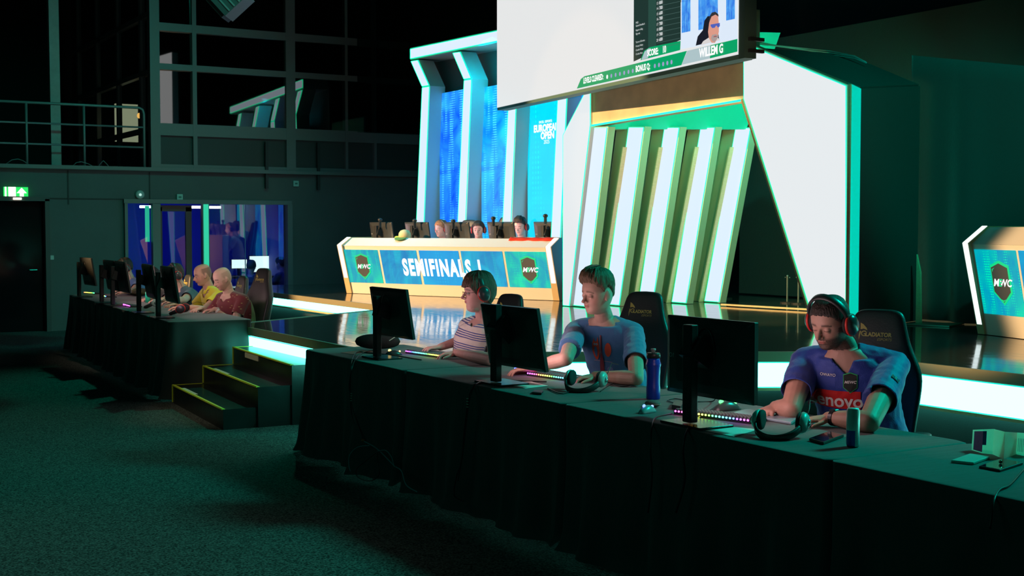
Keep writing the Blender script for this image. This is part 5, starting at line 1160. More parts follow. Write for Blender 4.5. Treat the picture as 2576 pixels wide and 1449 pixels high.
def hand(mb, W, d, up, side, curl=.5, spread=.12, thumb=.5, s=1.0, claw=None):
    d = d.normalized(); up = (up-d*up.dot(d)).normalized(); lat = d.cross(up)*side   # lat points to the thumb side
    rs = []
    for t, w_, h_ in ((-.03,.026,.021),(0,.027,.019),(.025,.036,.0165),(.055,.041,.015),(.080,.041,.0125),(.092,.036,.009)):
        c = W + d*t*s - up*.002; rs.append([c + lat*(w_*math.cos(a))*s + up*(h_*math.sin(a))*s for a in [2*PI*k/14 for k in range(14)]])
    mb.rings(rs)
    for k, (o_, L_) in enumerate(((.030,.073),(.0105,.081),(-.0095,.076),(-.0285,.060))):
        cu = curl[k] if isinstance(curl, (list, tuple)) else curl; base = W + d*(.084-.006*abs(k-1))*s + lat*o_*s; dd = (d + lat*spread*(1.3-k)*.9).normalized(); u_ = up; p = base; r = .0088*s
        for j, f in enumerate((.45,.32,.23)):
            ang = cu*(.55, 1.0, .8)[j]; ax = dd.cross(u_).normalized(); R = Matrix.Rotation(-ang, 3, ax); dd = (R @ dd).normalized(); u_ = (R @ u_).normalized()
            q = p + dd*L_*f*s; mb.caps(p, q, r, r*.93, 9); p = q; r *= .93
    p = W + d*.018*s + lat*.026*s - up*.006*s; dd = (d*.75 + lat*.75 - up*.35*thumb).normalized(); q = p + dd*.038*s; mb.caps(p, q, .0135*s, .0105*s, 9); dd = (d*.95 + lat*.25 - up*.3*thumb).normalized(); q2 = q + dd*.032*s; mb.caps(q, q2, .0105*s, .0092*s, 9); mb.caps(q2, q2 + (dd-up*.2*thumb)*.018*s, .0092*s, .008*s, 9)
def ik(S, W, l1, l2, pole):
    d = W-S; L_ = min(d.length, (l1+l2)*.999); u_ = d.normalized(); a = (l1*l1-l2*l2+L_*L_)/(2*L_); h_ = math.sqrt(max(0, l1*l1-a*a)); p = pole-u_*pole.dot(u_); return S + u_*a + p.normalized()*h_
def remesh(mb, name, vox, smooth_it=2, smooth_f=.5):
    me = bpy.data.meshes.new(name+'_t'); me.from_pydata([tuple(v) for v in mb.v], [], [tuple(f) for f in mb.f]); bm = bmesh.new(); bm.from_mesh(me); bmesh.ops.recalc_face_normals(bm, faces=bm.faces); bm.to_mesh(me); bm.free()
    o = bpy.data.objects.new('t', me); COL.objects.link(o); k = o.modifiers.new('r', 'REMESH'); k.mode = 'VOXEL'; k.voxel_size = vox; k.use_smooth_shade = True
    if smooth_it: s = o.modifiers.new('s', 'SMOOTH'); s.iterations = smooth_it; s.factor = smooth_f
    dg = bpy.context.evaluated_depsgraph_get(); out = bpy.data.meshes.new_from_object(o.evaluated_get(dg)); bpy.data.objects.remove(o); bpy.data.meshes.remove(me); out.name = name; return out
def ring_el(c, X, Y, a, b, n=20, e=1.0):
    return [c + X*(a*abs(math.cos(t))**e*(1 if math.cos(t) > 0 else -1)) + Y*(b*abs(math.sin(t))**e*(1 if math.sin(t) > 0 else -1)) for t in [2*PI*k/n for k in range(n)]]
def person(sp):
    """sp: id,label,group, hc (head centre), N (neck base), pel (pelvis), yaw (torso deg), hy (head yaw deg), hp (pitch deg, + down), hr roll
       wl/wr: wrist targets, hdl/hdr: finger directions, pl/pr: elbow poles; far: coarse"""
    far = sp.get('far', False); vox = sp.get('vox', .009 if far else .0042); zf = sp.get('floor', 0)
    hc, N_, pel = Vector(sp['hc']), Vector(sp['N']), Vector(sp['pel']); yaw = math.radians(sp['yaw']); F = Vector((math.cos(yaw), math.sin(yaw), 0)); Lf = Vector((-F.y, F.x, 0))
    H = Matrix.Translation(hc) @ Matrix.Rotation(math.radians(sp['hy']), 4, 'Z') @ Matrix.Rotation(math.radians(sp.get('hp', 0)), 4, 'Y') @ Matrix.Rotation(math.radians(sp.get('hr', 0)), 4, 'X'); Hs = sp.get('hscale', 1.0)
    H = H @ Matrix.Scale(Hs, 4); Hi = H.inverted()
    sw = sp.get('sw', .185); bulk = sp.get('bulk', 1.0)
    spine = (N_-pel); up = spine.normalized(); Fd = (F-up*F.dot(up)).normalized()
    sag = Fd*sp.get('belly', -.03)
    def SP(t): return pel + spine*t + sag*math.sin(PI*t)
    TR = [(-.18,.165,.115),(-.08,.185,.130),(.05,.180,.128),(.2,.162,.120*1),(.38,.158,.118),(.55,.172,.120),(.70,.182,.115),(.82,.175,.100),(.92,.120,.080),(1.0,.068,.062)]
    def torso(mb, add=0, top=1.0, lo=-9, loose=0):
        rs = []
        for t, a, b_ in TR:
            if t > top or t < lo: continue
            bb = bulk*(1 + .18*(bulk-1)*3*g2(t-.2, .2)); rs.append(ring_el(SP(t), Lf, Fd, a*bulk+add+loose*g2(t-.1,.3), b_*bb+add+loose*g2(t-.1,.3), 24, .85))
        mb.rings(rs)
    Ssh = {}
    for s in (1, -1): Ssh[s] = SP(.82) + Lf*s*sw + Vector(sp.get('shl' if s > 0 else 'shr', (0,0,0)))
    arms = {}
    for s, wk, hk, pk in ((1, 'wl', 'hdl', 'pl'), (-1, 'wr', 'hdr', 'pr')):
        W = Vector(sp[wk]); pole = Vector(sp.get(pk, Lf*s*.5 - F*.4 + Vector((0,0,-.6)))); l1, l2 = sp.get('l1', .285), sp.get('l2', .255)
        S = Ssh[s]; 
        if ('el' if s > 0 else 'er') not in sp and (W-S).length > (l1+l2)*.99: W = S + (W-S).normalized()*(l1+l2)*.99
        arms[s] = (S, Vector(sp['el' if s > 0 else 'er']) if ('el' if s > 0 else 'er') in sp else ik(S, W, l1, l2, pole), W)
    mb = MB(); torso(mb); build_head(mb, H, sp)
    nk = hc + (H.to_3x3() @ Vector((-.022, 0, -.075))); nr = sp.get('neck', .057)
    mb.caps(N_ - up*.03, N_.lerp(nk, .5), nr*1.12, nr, 18); mb.caps(N_.lerp(nk, .4), nk, nr, nr*.93, 18)
    ab = sp.get('arm', 1.0)
    for s in (1, -1):
        S, E_, W = arms[s]; mb.caps(SP(.90)+Lf*s*.05, S+Vector((0,0,.005)), .060, .055, 14); mb.caps(S, S.lerp(E_, .5), .058*ab, .050*ab, 14); mb.caps(S.lerp(E_, .45), E_, .050*ab, .041*ab, 14)
        mb.caps(E_, E_.lerp(W, .3), .041*ab, .043*ab, 14); mb.caps(E_.lerp(W, .3), E_.lerp(W, .75), .043*ab, .031*ab, 14); mb.caps(E_.lerp(W, .75), W, .031*ab, .0265, 12)
        hd = Vector(sp['hdl' if s > 0 else 'hdr']); hand(mb, W, hd, Vector(sp.get('hul' if s > 0 else 'hur', (0,0,1))), s*-1, sp.get('cl' if s > 0 else 'cr', .5), s=sp.get('hs', 1.0))
    # legs
    kn = {}; seat = pel.z
    for s in (1, -1):
        h0 = pel + Lf*s*.09 + Vector((0,0,-.04)); k = h0 + F*.42 + Lf*s*.05; k.z = zf+.52 if not sp.get('low') else zf+.40; a = k + F*.03 - Vector((0,0,k.z-zf-.09)); kn[s] = (h0, k, a)
        mb.caps(h0, k, .078, .055, 14); mb.caps(k, a, .052, .036, 12); mb.caps(a, a+F*.14+Vector((0,0,-.045)), .036, .030, 10)
    me = remesh(mb, 'person', vox, 2 if not far else 1, .5)
    o = bpy.data.objects.new('person', me); COL.objects.link(o); base = Vector((pel.x, pel.y, zf)); Mi = Matrix.Translation(-base)
    skin = sp.get('skin', (.62,.40,.31)); col = me.color_attributes.new('Col', 'BYTE_COLOR', 'POINT'); buf = []
    inv3 = Hi
    for v in me.vertices:
        h = inv3 @ v.co
        if -.125 < h.z < .14 and abs(h.y) < .11 and -.12 < h.x < .14: c = head_color(h, sp, skin)
        else:
            c = list(skin); k = .93+.07*noise.noise(v.co*30)
            c = [q*k for q in c]
            hand_d = min((v.co-arms[1][2]).length, (v.co-arms[-1][2]).length)
            if hand_d < .2: c[1] *= .93; c[2] *= .9
        buf += [*[min(1, max(0, q)) for q in c], 1]
    if hasattr(me, 'color_attributes'):
        # attribute stores scene linear when set through color
        col.data.foreach_set('color', buf)
    for v in me.vertices: v.co = v.co - base
    me.materials.append(vcmat('skin', .5, bump=.12, bscale=260, spec=.35, sss=0)); me.polygons.foreach_set('use_smooth', [True]*len(me.polygons)); o.location = base
    tag(o, sp['label'], 'person', sp.get('group'))
    if sp.get('style'): build_hair(H, sp, o, Mi)
    # eyes
    if sp.get('lid', .35) < .9:
        for s in (1, -1):
            k = MB(); k.ell((0,0,0), (.0122,.0122,.0122), Matrix.Rotation(PI/2, 3, 'Y'), 16, 12); g = sp.get('gaze', (0, -.15))
            R = Matrix.Rotation(g[0], 3, 'Z') @ Matrix.Rotation(-g[1], 3, 'Y'); e = k.v
            k.v = [(Mi @ H) @ (R @ v + Vector((.0735, s*.031, 0))) for v in e]; eo = k.build('eye', vcmat('eye_mat', .15, spec=.7), o, world=False, smooth=True)
            ca = eo.data.color_attributes.new('Col', 'BYTE_COLOR', 'POINT'); bb = []
            for v in e: x_ = v.x/.0122; bb += [.01,.01,.01,1] if x_ > .95 else ([*sp.get('iris', (.12,.16,.16)), 1] if x_ > .86 else [.42,.39,.37,1])
            ca.data.foreach_set('color', bb)
    # shirt
    sb = MB(); torso(sb, .013, .93, -.1, sp.get('loose', .01)); fr_ = sp.get('sleeve', .62)
    shr = sp.get('shr_', .068)
    for s in (1, -1):
        S, E_, W = arms[s]; sb.caps(SP(.90)+Lf*s*.045, S+Vector((0,0,.006)), shr, shr, 14); e1 = S.lerp(E_, fr_); dd = (E_-S).normalized(); rr = .050*ab+.014
        sb.tube([S-dd*.02, S.lerp(E_, fr_*.5), e1, e1+dd*.02], [shr-.001, rr*1.02, rr*1.04, rr*1.06], 16)
    sm = remesh(sb, 'shirt', .010 if far else .0065, 3, .6)
    bm = bmesh.new(); bm.from_mesh(sm); kill = []
    vn = sp.get('vneck', 0)
    for v in bm.verts:
        p = v.co; rel = p - N_; hgt = rel.dot(up); rad = rel - up*hgt; rf = rad.dot(Fd); rl = rad.dot(Lf); R_ = math.hypot(rf*.92, rl)
        lim = .066 + sp.get('neckw', 0)
        k = (R_ < lim and hgt > -.11)
        if vn and rf > 0: k = abs(rl) < lim*max(0, 1-max(0, -hgt-.015)/vn) and hgt > -vn-.02 and (R_ < lim or hgt < .02)
        for s in (1, -1):
            S, E_, W = arms[s]; dd = (E_-S).normalized(); t = (p-S).dot(dd); 
            if t > (E_-S).length*fr_ and ((p-S)-dd*t).length < .11 and t < (E_-S).length*fr_+.06 and (p-S).dot(Lf*s) > -.06: k = True
        if (p-pel).dot(up) < -.10*spine.length+.012: k = True
        if k: kill.append(v)
    bmesh.ops.delete(bm, geom=kill, context='VERTS')
    for v in bm.verts:
        p = v.co; q = noise.noise(Vector((p.x*9+p.z*14, p.y*9-p.z*6, p.z*5+sp.get('seed', 0)))); v.co += v.normal*(.0065*q + .003*noise.noise(p*32)) if not far else v.normal*.004*q
    for _ in range(14):
        bd = [v for v in bm.verts if v.is_boundary]; nv = {}
        for v in bd:
            nb = [e.other_vert(v).co for e in v.link_edges if e.is_boundary]
            if len(nb) == 2: nv[v] = (nb[0]+nb[1])*.3 + v.co*.4
        for v, c_ in nv.items(): v.co = c_
    bm.to_mesh(sm); bm.free()
    for v in sm.vertices: v.co = v.co-base
    so = bpy.data.objects.new(sp.get('shirtname', 't_shirt'), sm); COL.objects.link(so); so.parent = o; sm.materials.append(sp['shirt']); sm.polygons.foreach_set('use_smooth', [True]*len(sm.polygons))
    k = so.modifiers.new('solid', 'SOLIDIFY'); k.thickness = .004; k.offset = 0
    # trousers and shoes
    tb = MB(); 
    for s in (1, -1): h0, k_, a = kn[s]; tb.caps(h0, k_, .090, .066, 14); tb.caps(k_, a+Vector((0,0,.02)), .063, .05, 12)
    rs = [ring_el(SP(t), Lf, Fd, .195*bulk, .14*bulk, 20) for t in (-.2, -.05)]; tb.rings(rs)
    tm = remesh(tb, 'trousers', .014, 2); 
    for v in tm.vertices: v.co = v.co-base
    to = bpy.data.objects.new('trousers', tm); COL.objects.link(to); to.parent = o; tm.materials.append(mat('trousers_dark', (.03,.035,.05), .8)); tm.polygons.foreach_set('use_smooth', [True]*len(tm.polygons))
    for s in (1, -1):
        a = kn[s][2]; k = MB(); k.caps(a+Vector((0,0,-.04))-F*.03, a+F*.16+Vector((0,0,-.052)), .045, .035, 12); k.v = [Mi @ v for v in k.v]; k.v = [Vector((v.x, v.y, max(v.z, .004))) for v in k.v]; k.build('shoe', mat('shoe_dark', (.03,.03,.03), .6), o, world=False, smooth=True)
    bpy.context.view_layer.update()
    return dict(o=o, shirt=so, H=H, arms=arms, F=F, L=Lf, up=up, Fd=Fd, SP=SP, base=base, N=N_)
def shirt_art(P, art, c2, name, m, off=.004, scale=1, yawoff=0, lift=None):
    """project 2D art onto the shirt front; c2 = (left/right metres, up metres) from chest centre as seen from the front"""
    so = P['shirt']; bv = bvh_of(so); mw = so.matrix_world.copy(); ux = -P['L']; R = Matrix.Rotation(yawoff, 3, 'Z'); ux = -(R @ P['L']); ux = -ux if False else ux
    uy = P['up']; ux = (R @ (P['L']*1)); n_ = ux.cross(uy)
    if n_.dot(P['F']) < 0: ux = -ux
    c = P['SP'](.6); vs, fs = art; d = decal(bv, mw, [(x*scale+c2[0], y*scale+c2[1]) for x, y in vs], fs, c, ux, uy, off)
    d.v = [v - P['base'] for v in d.v]; return d.build(name, m, P['o'], world=False)
def wear_headset(P, src, first, label, tilt=0, s=1.0):
    o_ = src if first else dup(src); M_ = P['H'] @ Matrix.Rotation(tilt, 4, 'Y'); loc, rot, _ = M_.decompose(); o_.location = loc + M_.to_3x3() @ Vector((-.012, 0, .002)); o_.rotation_euler = rot.to_euler(); o_.scale = (s, s, s)
    return tag(o_, label, 'headphones', 'headsets worn by people')
def fabric(name, col, rough=.8, **k): return mat(name, col, rough, bump=.25, bscale=220, sheen=.25, **k)
def stripes():
    m = fabric('striped_cotton', (.72,.68,.62)); nt = m.node_tree; N = nt.nodes; L = nt.links; b = N['Principled BSDF']
    tc = N.new('ShaderNodeTexCoord'); s_ = N.new('ShaderNodeSeparateXYZ'); L.new(tc.outputs['Object'], s_.inputs[0])
    nz = N.new('ShaderNodeTexNoise'); nz.inputs['Scale'].default_value = 6; L.new(tc.outputs['Object'], nz.inputs[0]); ad = N.new('ShaderNodeMath'); ad.operation = 'MULTIPLY_ADD'; ad.inputs[1].default_value = .012; L.new(nz.outputs[0], ad.inputs[0])
    lx = N.new('ShaderNodeMath'); lx.operation = 'MULTIPLY_ADD'; lx.inputs[1].default_value = -.10; L.new(s_.outputs[1], lx.inputs[0]); L.new(s_.outputs[2], lx.inputs[2]); L.new(lx.outputs[0], ad.inputs[2])
    def fract(sc_): 
        a = N.new('ShaderNodeMath'); a.operation = 'MULTIPLY'; a.inputs[1].default_value = 1/sc_; L.new(ad.outputs[0], a.inputs[0]); f = N.new('ShaderNodeMath'); f.operation = 'FRACT'; L.new(a.outputs[0], f.inputs[0]); return f
    f1, f2 = fract(.0886), fract(.01477); l1 = N.new('ShaderNodeMath'); l1.operation = 'LESS_THAN'; l1.inputs[1].default_value = .60; L.new(f1.outputs[0], l1.inputs[0]); l2 = N.new('ShaderNodeMath'); l2.operation = 'LESS_THAN'; l2.inputs[1].default_value = .42; L.new(f2.outputs[0], l2.inputs[0])
    mu = N.new('ShaderNodeMath'); mu.operation = 'MULTIPLY'; L.new(l1.outputs[0], mu.inputs[0]); L.new(l2.outputs[0], mu.inputs[1]); mx = N.new('ShaderNodeMixRGB'); mx.inputs[1].default_value = (.72,.68,.62,1); mx.inputs[2].default_value = (.03,.06,.30,1); L.new(mu.outputs[0], mx.inputs[0]); L.new(mx.outputs[0], b.inputs['Base Color']); return m
def V(*a): return Vector(a)
def dirdeg(d, z=0): return Vector((math.cos(math.radians(d)), math.sin(math.radians(d)), z))
# --- near row ---------------------------------------------------------------
# man in the blue jersey
hc = atx(2088, 813, 4.42)
P3 = person(dict(id='jersey', label='man in a blue and red jersey and large black and red headphones looking down', hc=hc, N=atx(2126, 872, 4.52), pel=V(4.66, 4.42, .565), yaw=217, hy=192, hp=20, hr=-3,
    wl=atz(2084, 1050, .795), el=atz(2186, 1062, .80), hdl=dirdeg(152, -.10), wr=atz(1950, 1022, .80), er=atz(1990, 1030, .80), hdr=dirdeg(200, -.15), cl=.42, cr=.95, skin=(.50,.30,.225), hair=(.035,.026,.02), style='crop', thick=.006, rough=.08, beard=1.0, lid=1.0,
    sw=.210, bulk=1.12, arm=1.15, neck=.062, shirt=fabric('jersey_blue', (.012,.045,.30), .6), shirtname='jersey', vneck=.09, neckw=-.004, sleeve=.62, seed=2, hscale=1.02, wide=1.0, jaw=.003, nose=1.35))
# man in the pictured blue T-shirt
hc = atx(1503, 740, 4.40)
P2 = person(dict(id='tee', label='young man with short brown hair in a blue T-shirt printed with a red figure', hc=hc, N=atx(1519, 797, 4.49), pel=V(4.61, 6.36, .57), yaw=208, hy=184, hp=6, hr=0,
    wl=atz(1497, 945, .79), el=atz(1601, 952, .80), hdl=dirdeg(158, -.12), wr=atz(1335, 926, .80), er=atz(1424, 903, .90), shr=(-.02,.05,0), hdr=dirdeg(150, -.1), cl=.55, cr=.5, skin=(.56,.35,.27), hair=(.13,.085,.045), style='side', thick=.014, rough=1.2, beard=.12, lid=.95, jaw=.006, neck=.053, shr_=.060, bulk=.97,
    brow=-.10, shirt=fabric('tee_blue', (.055,.17,.36), .8), sleeve=.66, neckw=-.013, seed=5, hscale=1.02, iris=(.06,.10,.10), sw=.172))
# man in the striped T-shirt
hc = atx(1203, 736, 4.45)
P1 = person(dict(id='stripes', label='man in a white and navy striped T-shirt with glasses, brown hair and black headphones', hc=hc, N=atx(1222, 800, 4.53), pel=V(4.53, 7.95, .57), yaw=190, hy=166, hp=2, hr=0,
    wl=atz(1147, 887, .795), el=atz(1236, 905, .80), hdl=dirdeg(158, -.10), wr=atz(1108, 873, .805), er=V(4.60, 8.17, .86), hdr=dirdeg(170, -.05), cl=.60, cr=.5, skin=(.62,.37,.33), hair=(.10,.055,.035), style='fringe', thick=.014, rough=1.3, lid=.4, fat=1, jaw=.010,
    bulk=1.22, loose=.02, belly=.012, shirt=stripes(), sleeve=.72, vneck=.04, neckw=-.002, seed=9, hscale=1.05, neck=.062, nose=1.2))
# --- shirt prints ---
ART = shirt_art
WHT = mat('print_white', (.75,.75,.72), .7); REDJ = mat('print_red', (.62,.01,.012), .7)
ART(P3, gridart(.235, .085, 22, 8), (-.07, -.015), 'red_band', REDJ, .0035)
vs, fs = textmesh('Lenovo', .088, bold=.0018); ART(P3, (vs, fs), (-.072, -.022), 'brand_lettering', WHT, .0062)
hexa = [(0,.044),(.030,.034),(.030,-.022),(0,-.046),(-.030,-.022),(-.030,.034)]
ART(P3, gridart(.012,.012,2,2), (.0,.08), 'crest_base', mat('crest_dark', (.01,.015,.012), .6), .003)
ART(P3, polyart([(x*1.1, y*1.1) for x, y in hexa]), (.0,.07), 'crest_rim', mat('crest_green', (.03,.5,.15), .6), .004)
ART(P3, polyart(hexa), (.0,.07), 'crest', mat('crest_dark', (.01,.015,.012), .6), .0055)
vs, fs = textmesh('MEWC', .018, shear=.3, bold=.0004); ART(P3, (vs, fs), (.0,.072), 'crest_lettering', WHT, .0072)
vs, fs = textmesh('OWAYO', .019, bold=.0002); ART(P3, (vs, fs), (-.105,.10), 'maker_lettering', WHT, .004)
# flag patch on the sleeve
S, E_, W = P3['arms'][1]; so = P3['shirt']; bv = bvh_of(so); cpt = S.lerp(E_, .42); outd = (V(0,-.75,0)+V(-.55,0,.1)).normalized(); uy = (S-E_).normalized(); ux = uy.cross(outd).normalized()
def sleeve_art(art, m, name, off):
    vs, fs = art; d = decal(bv, so.matrix_world.copy(), vs, fs, cpt, ux, uy, off); d.v = [v-P3['base'] for v in d.v]; d.build(name, m, P3['o'], world=False)
sleeve_art(gridart(.042,.024,6,4), mat('flag_blue', (.01,.03,.2), .7), 'flag_patch', .004)
def xbar(x0, y0, x1, y1, w_): 
    dx, dy = x1-x0, y1-y0; L_ = math.hypot(dx, dy); a, b_ = -dy/L_*w_/2, dx/L_*w_/2; return [(x0+a, y0+b_), (x0-a, y0-b_), (x1-a, y1-b_), (x1+a, y1+b_)]
for nm, m_, wd_, o1 in (('flag_white', WHT, .006, .0052), ('flag_red', REDJ, .0032, .0062)):
    vs, fs = [], []
    for s_ in ((-.021,-.012,.021,.012), (-.021,.012,.021,-.012), (-.021,0,.021,0), (0,-.012,0,.012)): b0 = len(vs); vs += xbar(*s_, wd_); fs.append((b0, b0+1, b0+2, b0+3))
    sleeve_art((vs, fs), m_, nm, o1)
# T-shirt picture: red horned figure, rocket, balloon
ORG = mat('print_orange_red', (.70,.07,.03), .7)
cx0 = .0
fig = [(-.05,.05),(-.044,.065),(-.04,.085),(-.036,.062),(-.02,.062),(-.012,.09),(-.008,.06),(-.004,.03),(-.002,.0),(-.008,-.03),(-.02,-.05),(-.032,-.05),(-.044,-.03),(-.052,.0),(-.054,.03)]
def tri(art): return art
def fan(pts): 
    cx_ = sum(p[0] for p in pts)/len(pts); cy_ = sum(p[1] for p in pts)/len(pts); return [(cx_, cy_)]+list(pts), [(0, i+1, (i+1) % len(pts)+1) for i in range(len(pts))]
def ell2(cx_, cy_, rx, ry, n=20): return fan([(cx_+rx*math.cos(2*PI*i/n), cy_+ry*math.sin(2*PI*i/n)) for i in range(n)])
yo = .03
ART(P2, fan(fig), (-.018, yo), 'horned_figure_print', ORG, .0045)
ART(P2, ell2(-.027,-.0,.010,.032), (-.018, yo), 'figure_mouth_print', P2['shirt'].data.materials[0], .006)
for ex_ in (-.034,-.020): ART(P2, ell2(ex_,.045,.0062,.0062,12), (-.018, yo), 'figure_eye_print', WHT, .006); ART(P2, ell2(ex_,.045,.0042,.0042,12), (-.018, yo), 'figure_pupil_print', P2['shirt'].data.materials[0], .0072)
ART(P2, ell2(.052,.012,.021,.042), (-.018, yo), 'balloon_print', ORG, .0045)
ART(P2, fan([(.004,.10),(.012,.10),(.016,-.02),(.022,-.08),(.022,-.14),(-.006,-.14),(-.006,-.08),(.001,-.02)]), (-.018, yo), 'rocket_print', mat('print_maroon', (.22,.03,.05), .7), .0045)
ART(P2, fan([(.003,.098),(.006,.10),(.005,0),(.001,-.02)]), (-.018, yo), 'rocket_edge_print', mat('print_pink', (.65,.3,.3), .7), .006)
vs, fs = xbar(-.045,-.055,.075,-.062,.002), [(0,1,2,3)]; ART(P2, (vs, fs), (-.018, yo), 'line_print', MATS['print_pink'], .0048)
ART(P2, ell2(.06,-.11,.02,.02), (-.018, yo), 'planet_print', mat('print_lilac', (.2,.25,.5), .7), .0045)
# worn things
wear_headset(P3, HSR, True, 'black and red headphones worn by the man in the blue jersey', .25, 1.08)
wear_headset(P1, HSR, False, 'black and red headphones worn by the man in the striped T-shirt', .18, 1.06)
def glasses(P, m=None):
    H = Matrix.Translation(-P['base']) @ P['H']; k = MB()
    for s in (1, -1):
        k.tube([H @ V(.098-.004*abs(math.cos(a)), s*(.032+.020*math.cos(a)), -.002+.014*math.sin(a)) for a in [2*PI*i/18 for i in range(19)]], .0011, 6); k.tube([H @ V(.092, s*.052, .004), H @ V(.05, s*.076, .006), H @ V(0, s*.082, .004)], .0016, 6)
    k.tube([H @ V(.100,-.012,.002), H @ V(.104,0,.005), H @ V(.100,.012,.002)], .001, 6); g = k.build('glasses', m or mat('glasses_frame', (.05,.06,.06), .25, .5), P['o'], world=False, smooth=True)
glasses(P1)
def watch(P, s, m, name='wristwatch', t=.86):
    S, E_, W = P['arms'][s]; c = E_.lerp(W, t) - P['base']; d = (W-E_).normalized(); a, b_ = frame(d); k = MB(); r = .034
    k.rings([[c + d*x + (a*math.cos(u_)+b_*math.sin(u_))*rr for u_ in [2*PI*i/20 for i in range(20)]] for x, rr in ((-.011,r-.001),(-.01,r+.002),(.01,r+.001),(.011,r-.002))]); k.rbox(c + Vector((0,0,r+.001)), (.036,.036,.010), .008, rz=math.atan2(d.y, d.x)); k.build(name, m, P['o'], world=False)
watch(P3, 1, mat('watch_black', (.012,.012,.014), .35))
# --- far row ------------------------------------------------------------------
def seated(id_, label, px, py, X, hy, yaw, shirt, wl, wr, top=1.30, **k):
    h_ = atx(px, py, X); hc = V(h_.x, h_.y, h_.z); F = dirdeg(yaw); N_ = hc - F*.070 - V(0,0,.150); pel = V(N_.x, N_.y, N_.z-.46) - F*k.pop('back', .17)
    d = dict(id=id_, label=label, hc=hc, N=N_, pel=pel, yaw=yaw, hy=hy, hp=10, wl=wl, wr=wr, hdl=dirdeg(yaw-20, -.1), hdr=dirdeg(yaw+15, -.1), far=True, shirt=shirt, skin=(.62,.40,.31), hair=(.03,.025,.02)); d.update(k); return person(d)
def maroon():
    m = fabric('maroon_jersey', (.16,.012,.02), .7); nt = m.node_tree; N = nt.nodes; L = nt.links; b = N['Principled BSDF']; tc = N.new('ShaderNodeTexCoord'); mp = N.new('ShaderNodeMapping'); mp.inputs['Scale'].default_value = (1,1,3); L.new(tc.outputs['Object'], mp.inputs[0])
    v = N.new('ShaderNodeTexVoronoi'); v.inputs['Scale'].default_value = 16; L.new(mp.outputs[0], v.inputs[0]); lt = N.new('ShaderNodeMath'); lt.operation = 'LESS_THAN'; lt.inputs[1].default_value = .20; L.new(v.outputs['Distance'], lt.inputs[0])
    s_ = N.new('ShaderNodeSeparateXYZ'); L.new(tc.outputs['Object'], s_.inputs[0]); gt = N.new('ShaderNodeMath'); gt.operation = 'GREATER_THAN'; gt.inputs[1].default_value = .04; L.new(s_.outputs[0], gt.inputs[0])
    mx = N.new('ShaderNodeMixRGB'); mx.inputs[1].default_value = (.16,.012,.02,1); mx.inputs[2].default_value = (.42,.33,.12,1); L.new(lt.outputs[0], mx.inputs[0])
    mx2 = N.new('ShaderNodeMixRGB'); mx2.inputs[2].default_value = (.25,.6,.25,1); L.new(gt.outputs[0], mx2.inputs[0]); L.new(mx.outputs[0], mx2.inputs[1]); L.new(mx2.outputs[0], b.inputs['Base Color']); return m
Q1 = seated('maroon', 'bald bearded man in a maroon patterned jersey at the near end of the far row', 560, 702, 4.46, 183, 196, maroon(), atz(540, 778, .79), atz(505, 776, .79), bald=1, fuzz=.25, beard=.45, beardcol=(.30,.13,.06), lid=1.0, vox=.006, hp=22, sw=.20, bulk=1.12, shirtname='jersey', skin=(.70,.46,.36), vneck=.05)
Q2 = seated('yellow', 'balding man in a bright yellow polo shirt', 510, 692, 4.48, 176, 186, fabric('yellow_polo', (.72,.66,.02), .7), atz(455, 772, .79), atz(440, 765, .79), bald=1, fuzz=.6, hair=(.06,.05,.04), beard=.2, vox=.006, hp=14, shirtname='polo_shirt', skin=(.62,.37,.27), sw=.20, vneck=.07)
Q3 = seated('teal', 'man with red headphones in a dark teal T-shirt', 440, 692, 4.5, 176, 184, fabric('dark_teal_tee', (.02,.07,.10), .8), atz(415, 765, .79), atz(395, 760, .79), style='crop', thick=.012, hair=(.05,.035,.025), bulk=1.1)
Q4 = seated('black', 'black-haired player in a black T-shirt seated in the far row', 384, 700, 4.45, 182, 186, fabric('black_tee', (.015,.018,.02), .8), atz(395, 756, .79), atz(372, 752, .79), style='crop', thick=.012, hair=(.012,.01,.01), hp=24)
Q5 = seated('blue', 'player with glasses in a blue T-shirt seated furthest along the far row', 314, 674, 4.5, 175, 184, fabric('steel_blue_tee', (.07,.16,.36), .8), atz(300, 742, .79), atz(290, 740, .79), style='crop', thick=.012, hp=14)
wear_headset(Q3, HSR, False, 'red and black headphones worn by the man in dark teal', .15, 1.06)
wear_headset(Q5, HSR, False, 'red and black headphones worn by the furthest player in blue', .15, 1.0)
wear_headset(Q4, HSB, False, 'dark headphones worn by the black-haired player in the far row', .15, 1.0)
glasses(Q5); watch(Q1, 1, mat('watch_white', (.7,.7,.65), .4)); watch(Q2, 1, MATS['watch_black'])
desk_headset(HSR, 458, 793, 'headset with red ear cups lying at the near end of the far row', 150)
desk_headset(HSB, 392, 776, 'dark headset lying beside a monitor stand in the far row', 160)
# polo collar
k = MB(); c = Q2['N']-Q2['base']; F_, L_ = Q2['F'], Q2['L']
k.rings([[c + (L_*math.cos(a)*r + F_*math.sin(a)*r*1.0) + V(0,0,z_) - V(0,0,.045 if math.sin(a) > .6 else .0) for a in [PI*.58 + 1.84*PI*i/24 for i in range(25)]] for r, z_ in ((.068,.03),(.086,-.012))], cap=False, close=False); k.build('collar', MATS['yellow_polo'], Q2['o'], world=False, solid=.004, smooth=True)
